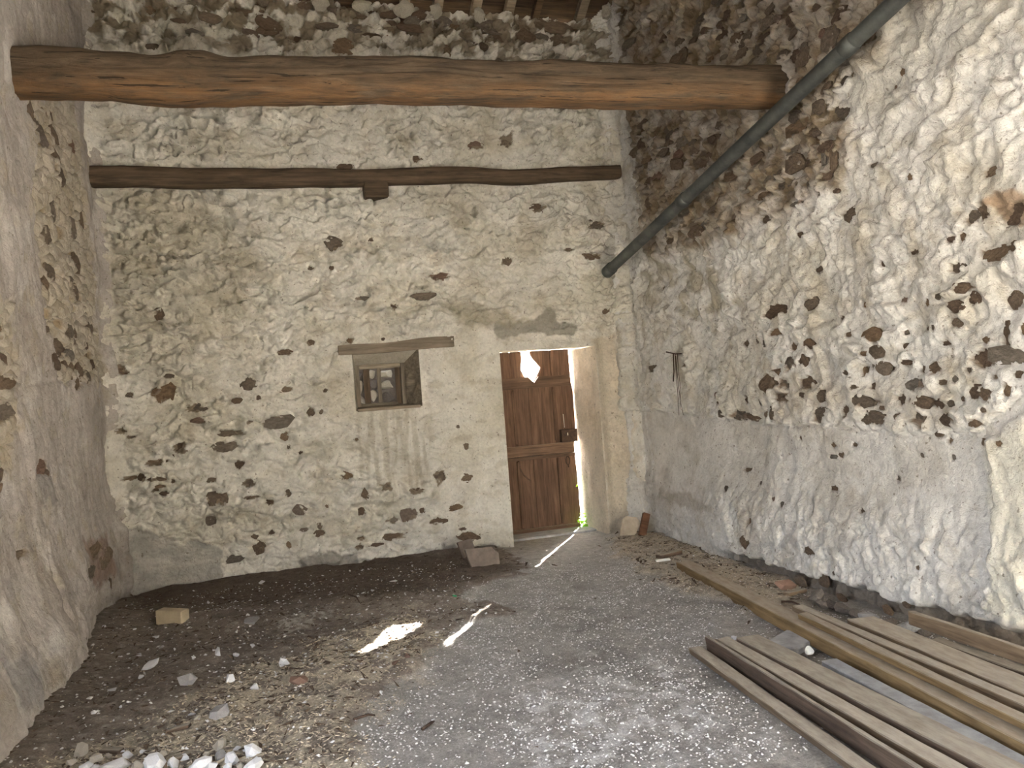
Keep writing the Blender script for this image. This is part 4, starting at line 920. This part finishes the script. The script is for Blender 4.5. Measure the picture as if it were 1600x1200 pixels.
for x, y, w, h, mt in [(540,1180,70,50,'white_chunk'),(860,1185,80,50,'beige_chunk'),(1020,1110,50,40,'beige_chunk'),(1150,1130,60,45,'white_chunk'),(1320,1190,70,45,'white_chunk'),(1500,1185,60,40,'beige_chunk'),(900,1095,40,30,'white_chunk'),(1290,1110,44,34,'beige_chunk'),(1480,1075,44,32,'white_chunk'),(680,1120,50,36,'beige_chunk'),(1420,1190,60,44,'white_chunk'),(1200,1195,60,40,'white_chunk'),(760,1095,34,26,'white_chunk'),(610,1195,60,40,'white_chunk')]:
    px, py = crop4(x, y); rock('plaster_lump', px, py, w/4, h/4, mt, 'small pale plaster lump filling in the heap at the lower left edge', 'lump', 'small lumps within the plaster heap', fine=True)
for x, y, w, h, mt, lb in [(840,390,26,24,'red_chunk','small red tile bit in the sunlit patch'),(875,535,95,28,'red_chunk','long pinkish terracotta shard below the sunlit patch'),(945,495,56,36,'red_chunk','red brown tile shard between the two sun streaks')]:
    rock('tile_shard', 400+x/4, 900+y/4, w/4, h/4, mt, lb, 'tile', 'red tile bits in the sunlit chaff')
for x, y, w, h, lb in [(730,90,34,20,'white scrap on the dark earth before the end wall, larger of two'),(675,105,28,12,'white scrap on the dark earth before the end wall, smaller of two'),(865,30,48,14,'thin white scrap close to the end wall foot')]:
    rock('paper_scrap', 400+x/4, 900+y/4, w/4, h/4, 'white', lb, 'scrap')
rock('plastic_scrap', 710, 930.5, 7, 5, 'green_scrap', 'tiny green plastic scrap at the edge of the concrete', 'scrap')
rock('plaster_lump', 1148, 996, 11, 9, 'white_chunk', 'small white plaster bit at the far end of the pale dusty board', 'lump')
# stones at the foot of the right wall
for x, y, w, h, mt, lb in [(1226,919,30,20,'red_chunk','reddish rounded stone at the foot of the side wall'),(1278,936,24,22,'rubble','dark stone in the hollow under the broken plaster'),(1284,950,20,14,'rubble','small dark stone beyond the end of the brown batten'),
        (1300,950,22,16,'rubble','dark stone lying behind the brown batten end'),(1322,958,34,18,'rubble','flat dark stone behind the brown batten'),(1358,970,26,16,'grey_chunk','pale grey wedge stone behind the brown batten'),(1382,980,40,22,'rubble','large dark stone in the gap below the plaster'),(1340,966,24,14,'rubble','small dark stone beside the pale wedge stone'),(1412,990,46,22,'concrete','grey concrete lump near the far end of the edge plank'),(1440,992,30,16,'rubble','dark stone under the plank standing on edge')]:
    rock('rubble_stone', x, y-6, w, h, mt, lb, 'stone', 'stones along the foot of the side wall', fine=True, sink=.1)
# cream brick
pa = on_ground(247, 970); pb = on_ground(281, 983); ang = math.atan2(pb[1]-pa[1], pb[0]-pa[0])
o = MB().box(-.115, .115, -.0, .09, 0, .105).build('brick', M['block'], None, bevel=.006)
o.location = ((pa[0]+pb[0])/2, (pa[1]+pb[1])/2, (pa[2]+pb[2])/2-.006); o.rotation_euler = (.02, .03, -.60); props(o, 'cream coloured brick lying on the dark earth near the left wall', 'brick')
# tiles leaning at the left of the doorway
def slab_thing(name, poly, t, loc, rot, mat, label, cat, group=None):
    o = MB().prism(poly, -t/2, t/2).build(name, M[mat], None, bevel=.003); o.location = loc; o.rotation_euler = rot; return props(o, label, cat, group)
p = on_ground(758, 884)
slab_thing('floor_tile', [(-.13, 0), (.14, .0), (.155, .10), (.10, .17), (-.15, .175)], .022, (p[0], p[1]+.0, p[2]-.005), (-.55, .03, .15), 'tile', 'brown tile slab leaning on the wall beside the doorway, front one', 'tile', 'tiles leaning beside the doorway')
p = on_ground(735, 872)
slab_thing('floor_tile', [(-.06, 0), (.10, .0), (.10, .16), (-.08, .165)], .02, (p[0], p[1]+.06, p[2]-.005), (-.35, -.05, .5), 'tile', 'darker tile slab leaning behind the front tile beside the doorway', 'tile', 'tiles leaning beside the doorway')
p = on_ground(988, 838)
slab_thing('stone_slab', [(-.11, 0), (.05, .0), (.13, .11), (.10, .18), (-.01, .20), (-.05, .17)], .045, (p[0], p[1]+.06, p[2]-.005), (-.45, .05, -.1), 'slabstone', 'pale broken stone slab leaning in the corner by the doorway', 'slab')
p = on_ground(1004, 838)
slab_thing('wood_offcut', [(-.035, 0), (.035, 0), (.035, .23), (-.035, .23)], .05, (p[0]+.01, p[1]+.03, p[2]), (-.35, .38, -.2), 'redwood', 'red brown wood offcut leaning in the corner beside the stone slab', 'offcut')
# loose sticks
def stick(px0, py0, px1, py1, r, mat, label, name='stick', cat='stick', flat=False):
    a = Vector(on_ground(px0, py0)); b = Vector(on_ground(px1, py1)); a.z += r; b.z += r
    if flat:
        L = (b-a).length; o = MB().box(0, L, -r*1.6, r*1.6, -r*.7, r*.7).build(name, M[mat], None, bevel=.003)
        d_ = (b-a).normalized(); yv = Vector((0, 0, 1)).cross(d_).normalized(); zv = d_.cross(yv)
        o.matrix_world = Matrix(((d_.x, yv.x, zv.x, a.x), (d_.y, yv.y, zv.y, a.y), (d_.z, yv.z, zv.z, a.z), (0, 0, 0, 1)))
    else:
        mid = a.lerp(b, .5)+Vector((.02, .015, .004)); o = MB().tube([Vector((0, 0, 0)), mid-a, b-a], [r, r*.9, r*.6], 7).build(name, M[mat], None, True); o.location = a
    return props(o, label, cat)
stick(1025, 878.5, 1047, 876, .012, 'white', 'short white painted stick lying near the far end of the long timber', flat=True)
stick(1029, 874, 1062, 866, .022, 'darkplank', 'dark bark piece just behind the white painted stick', flat=True)
stick(1229, 932, 1256, 926, .016, 'plank', 'short pale wood stick beside the reddish stone', flat=True)
stick(1221, 942, 1250, 947, .008, 'iron', 'thin dark rod beside the far ends of the battens')
stick(553, 1126, 586, 1120, .007, 'iron', 'thin dark twig at the edge of the concrete')
stick(531, 1022, 552, 1018, .008, 'plank', 'pale straw stick left of the sunlit patch')
stick(545, 930, 562, 943, .006, 'iron', 'thin dark twig on the earth before the end wall')
stick(660, 1142, 678, 1130, .008, 'iron', 'curled dark leaf stalk on the concrete edge')
stick(262, 1146, 297, 1137, .012, 'darkplank', 'dark wood splinter on the pale chaff', flat=True)
stick(160, 1176, 190, 1177, .012, 'darkplank', 'dark wood splinter behind the white heap', flat=True)
stick(270, 1192, 296, 1180, .010, 'darkplank', 'short splinter in front of the white heap', flat=True)
stick(338, 1195, 352, 1188, .006, 'straw', 'pale straw bit at the lower edge beside the heap')
stick(1514, 1075, 1552, 1062, .004, 'straw', 'pale dry stalk lying across the battens')
# white cup between the boards
p = on_ground(1264, 1026); cup = empty('paper_cup', (p[0], p[1], p[2]+.028)); props(cup, 'crumpled white cup lying between the boards and the long timber', 'cup')
prof = [(.0, .0), (.018, .0), (.021, .012), (.025, .03), (.029, .046), (.027, .046), (.022, .028), (.017, .006), (0, .005)]
vs = []; sg = 18
for i, (r, h) in enumerate(prof):
    for k in range(sg):
        w = 2*math.pi*k/sg; rr = r*(1+.10*math.sin(3*w+h*60)); vs.append((rr*math.cos(w), rr*math.sin(w), h))
fs = [(i*sg+k, i*sg+(k+1) % sg, (i+1)*sg+(k+1) % sg, (i+1)*sg+k) for i in range(len(prof)-1) for k in range(sg)]
vs = [(x*.8, y*.8, z*.8) for x, y, z in vs]; o = link('cup_body', pymesh('cup_body', vs, fs, True), cup, M['white']); cup.rotation_euler = (Vector(EYE)-Vector(p)+Vector((.6, 0, .4))).to_track_quat('Z', 'Y').to_euler()
# flat slab peeping out from under the long timber
p = on_floor(1238, 1003, .02); o = MB().box(-.14, .14, -.10, .10, -.02, .02).build('paving_slab', M['concrete'], None, bevel=.006); o.location = (p[0], p[1], .018); o.rotation_euler = (0, 0, .5)
props(o, 'thin grey slab half under the long yellowed timber', 'slab')

# ------------------------------------------------------------------ plant growing in through the door gap
def leaf_mesh():
    vs = []; fs = []
    n = 5
    for i in range(n+1):
        u = i/n; w = .42*math.sin(math.pi*min(u*1.02, 1))**.7*(1-.25*u); z = -.25*u*u
        vs += [(u, -w, z+.10*w), (u, 0, z), (u, w, z+.10*w)]
    for i in range(n): fs += [(i*3, (i+1)*3, (i+1)*3+1, i*3+1), (i*3+1, (i+1)*3+1, (i+1)*3+2, i*3+2)]
    me = pymesh('leaf', vs, fs, True); me.materials.append(M['leaf']); return me
LEAF = leaf_mesh()
def plant(name, base, stems, nleaf, size, label):
    b = Vector(base); pl = empty(name, b); props(pl, label, 'plant')
    for st_ in stems:
        pts = [Vector(q) for q in st_]; MB().tube(pts, [.004, .003, .0025, .0015][:len(pts)], 6).build('stem', M['leaf'], pl, True)
        for i in range(nleaf):
            u = (i+.6)/nleaf*(len(pts)-1); k = min(int(u), len(pts)-2); p = pts[k].lerp(pts[k+1], u-k)
            o = link('leaf', LEAF, pl); o.location = p; s = size*(.7+.5*random.random()); o.scale = (s, s, s)
            o.rotation_euler = (random.uniform(-.5, .5), random.uniform(-.6, .5), random.uniform(-3.14, 3.14))
    return pl
p = hit(913, 829, 1, YD-.05)
plant('ivy_plant', (p[0], YD-.05, .024), [[(0, 0, 0), (-.012, -.01, .06), (-.005, -.015, .12), (.0, -.01, .17)], [(0, 0, 0), (.02, -.02, .04), (.045, -.03, .10)], [(0, 0, 0), (-.03, -.02, .05), (-.05, -.02, .10)]], 7, .052, 'bright green leafy weed at the foot of the door gap')
p = hit(905, 757, 1, YD-.02)
plant('ivy_sprig', (p[0]+.02, YD+.005, p[2]-.02), [[(0, 0, 0), (-.02, -.02, .015), (-.04, -.035, .02)]], 6, .042, 'small green sprig poking through the door gap halfway up')

# ------------------------------------------------------------------ loose stuff too fine to count
def scatter(name, pts, tmpl_v, tmpl_f, smin, smax, flat, mat, label, cat, tilt=.35, elong=1.0, sink=.2):
    n = len(pts); tv = np.array(tmpl_v, float); tf = np.array(tmpl_f, int); k = len(tv)
    s = (smin+(smax-smin)*RS.rand(n)**2.2); yaw = RS.rand(n)*6.283; tx = RS.randn(n)*tilt; ty = RS.randn(n)*tilt
    v = np.repeat(tv[None], n, 0)*(1+.35*RS.randn(n, k, 1)*.6); v[..., 0] *= elong*(.6+.8*RS.rand(n))[:, None]; v[..., 2] *= flat
    v *= s[:, None, None]
    v[..., 2] += v[..., 0]*np.tan(np.clip(tx, -.8, .8))[:, None]*.6+v[..., 1]*np.tan(np.clip(ty, -.8, .8))[:, None]*.6
    c, q = np.cos(yaw)[:, None], np.sin(yaw)[:, None]
    x = v[..., 0]*c-v[..., 1]*q; y = v[..., 0]*q+v[..., 1]*c
    z0 = floor_z(pts[:, 0], pts[:, 1])+s*flat*(.5-sink)
    P = np.stack([x+pts[:, 0, None], y+pts[:, 1, None], v[..., 2]+z0[:, None]], -1).reshape(-1, 3)
    Fq = (tf[None]+(np.arange(n)*k)[:, None, None]).reshape(-1, tf.shape[1])
    o = link(name, np_mesh(name, P, Fq, False), None, M[mat]); return props(o, label, cat, kind='stuff')
OCT_V = [(1, 0, 0), (0, .8, .1), (-1, .1, 0), (0, -.9, 0), (.1, .1, .8), (0, 0, -.6)]
OCT_F = [(0, 1, 4), (1, 2, 4), (2, 3, 4), (3, 0, 4), (1, 0, 5), (2, 1, 5), (3, 2, 5), (0, 3, 5)]
TET_V = [(1, 0, .0), (-1, .5, 0), (-1, -.5, 0), (-.2, 0, .6)]; TET_F = [(0, 1, 3), (1, 2, 3), (2, 0, 3), (0, 2, 1)]
def sample(n, x0, x1, y0, y1, dens):
    out = []
    while sum(map(len, out)) < n:
        p = np.stack([x0+(x1-x0)*RS.rand(4*n), y0+(y1-y0)*RS.rand(4*n)], 1); out.append(p[RS.rand(len(p)) < dens(p[:, 0], p[:, 1])])
    return np.concatenate(out)[:n]
def d_conc(x, y):
    return (1-soft_poly(x, y, P_DIRT, .08, .3, 3, .06))*(1-.8*soft_poly(x, y, P_SAND, .08, .25, 4, .06))*np.clip(.5+.7*fbm(x/.35, y/.35, 3, 91)+.7*soft_poly(x, y, P_WHITE, .25, .4, 6, .25), .04, 1)*sstep(7.2, 6.2, y)
pts = sample(17000, -.4, 3.5, 2.75, 7.0, d_conc)
scatter('white_chips', pts, OCT_V, OCT_F, .0018, .0085, .6, 'chips', 'white stone chips scattered over the concrete floor', 'chips')
d_chaff = lambda x, y: np.clip(soft_poly(x, y, P_CHAFF, .15, .3, 8, .16)+.03*soft_poly(x, y, P_DIRT, .08, .3, 3, .06), 0, 1)
pts = np.concatenate([sample(15000, -1.2, 1.6, 3.2, 7.4, d_chaff), sample(6500, 2.2, 3.6, 4.6, 7.6, lambda x, y: soft_poly(x, y, P_SAND, .1, .25, 4, .08))])
scatter('straw_chaff', pts, TET_V, TET_F, .002, .0105, .5, 'straw', 'pale straw and sawdust chaff spread over the earth', 'chaff', .4, 1.25)
d_lit = lambda x, y: np.clip(.5*soft_poly(x, y, P_DIRT, .08, .3, 3, .06)+.6*soft_poly(x, y, P_CHAFF, .15, .3, 8, .16)+.8*soft_poly(x, y, P_SAND, .1, .25, 4, .08)+.012, 0, 1)
pts = sample(4200, -1.25, 3.6, 3.2, 7.6, d_lit)
scatter('leaf_litter', pts, TET_V, TET_F, .005, .026, .35, 'litter', 'dark leaf and bark bits littering the earth floor', 'litter', .4, 1.3)
pts = sample(1800, -1.2, 1.5, 3.4, 7.4, lambda x, y: soft_poly(x, y, P_DIRT, .08, .3, 3, .06))
scatter('plaster_crumbs', pts, OCT_V, OCT_F, .003, .014, .6, 'chips', 'white plaster crumbs scattered over the dark earth', 'crumbs')
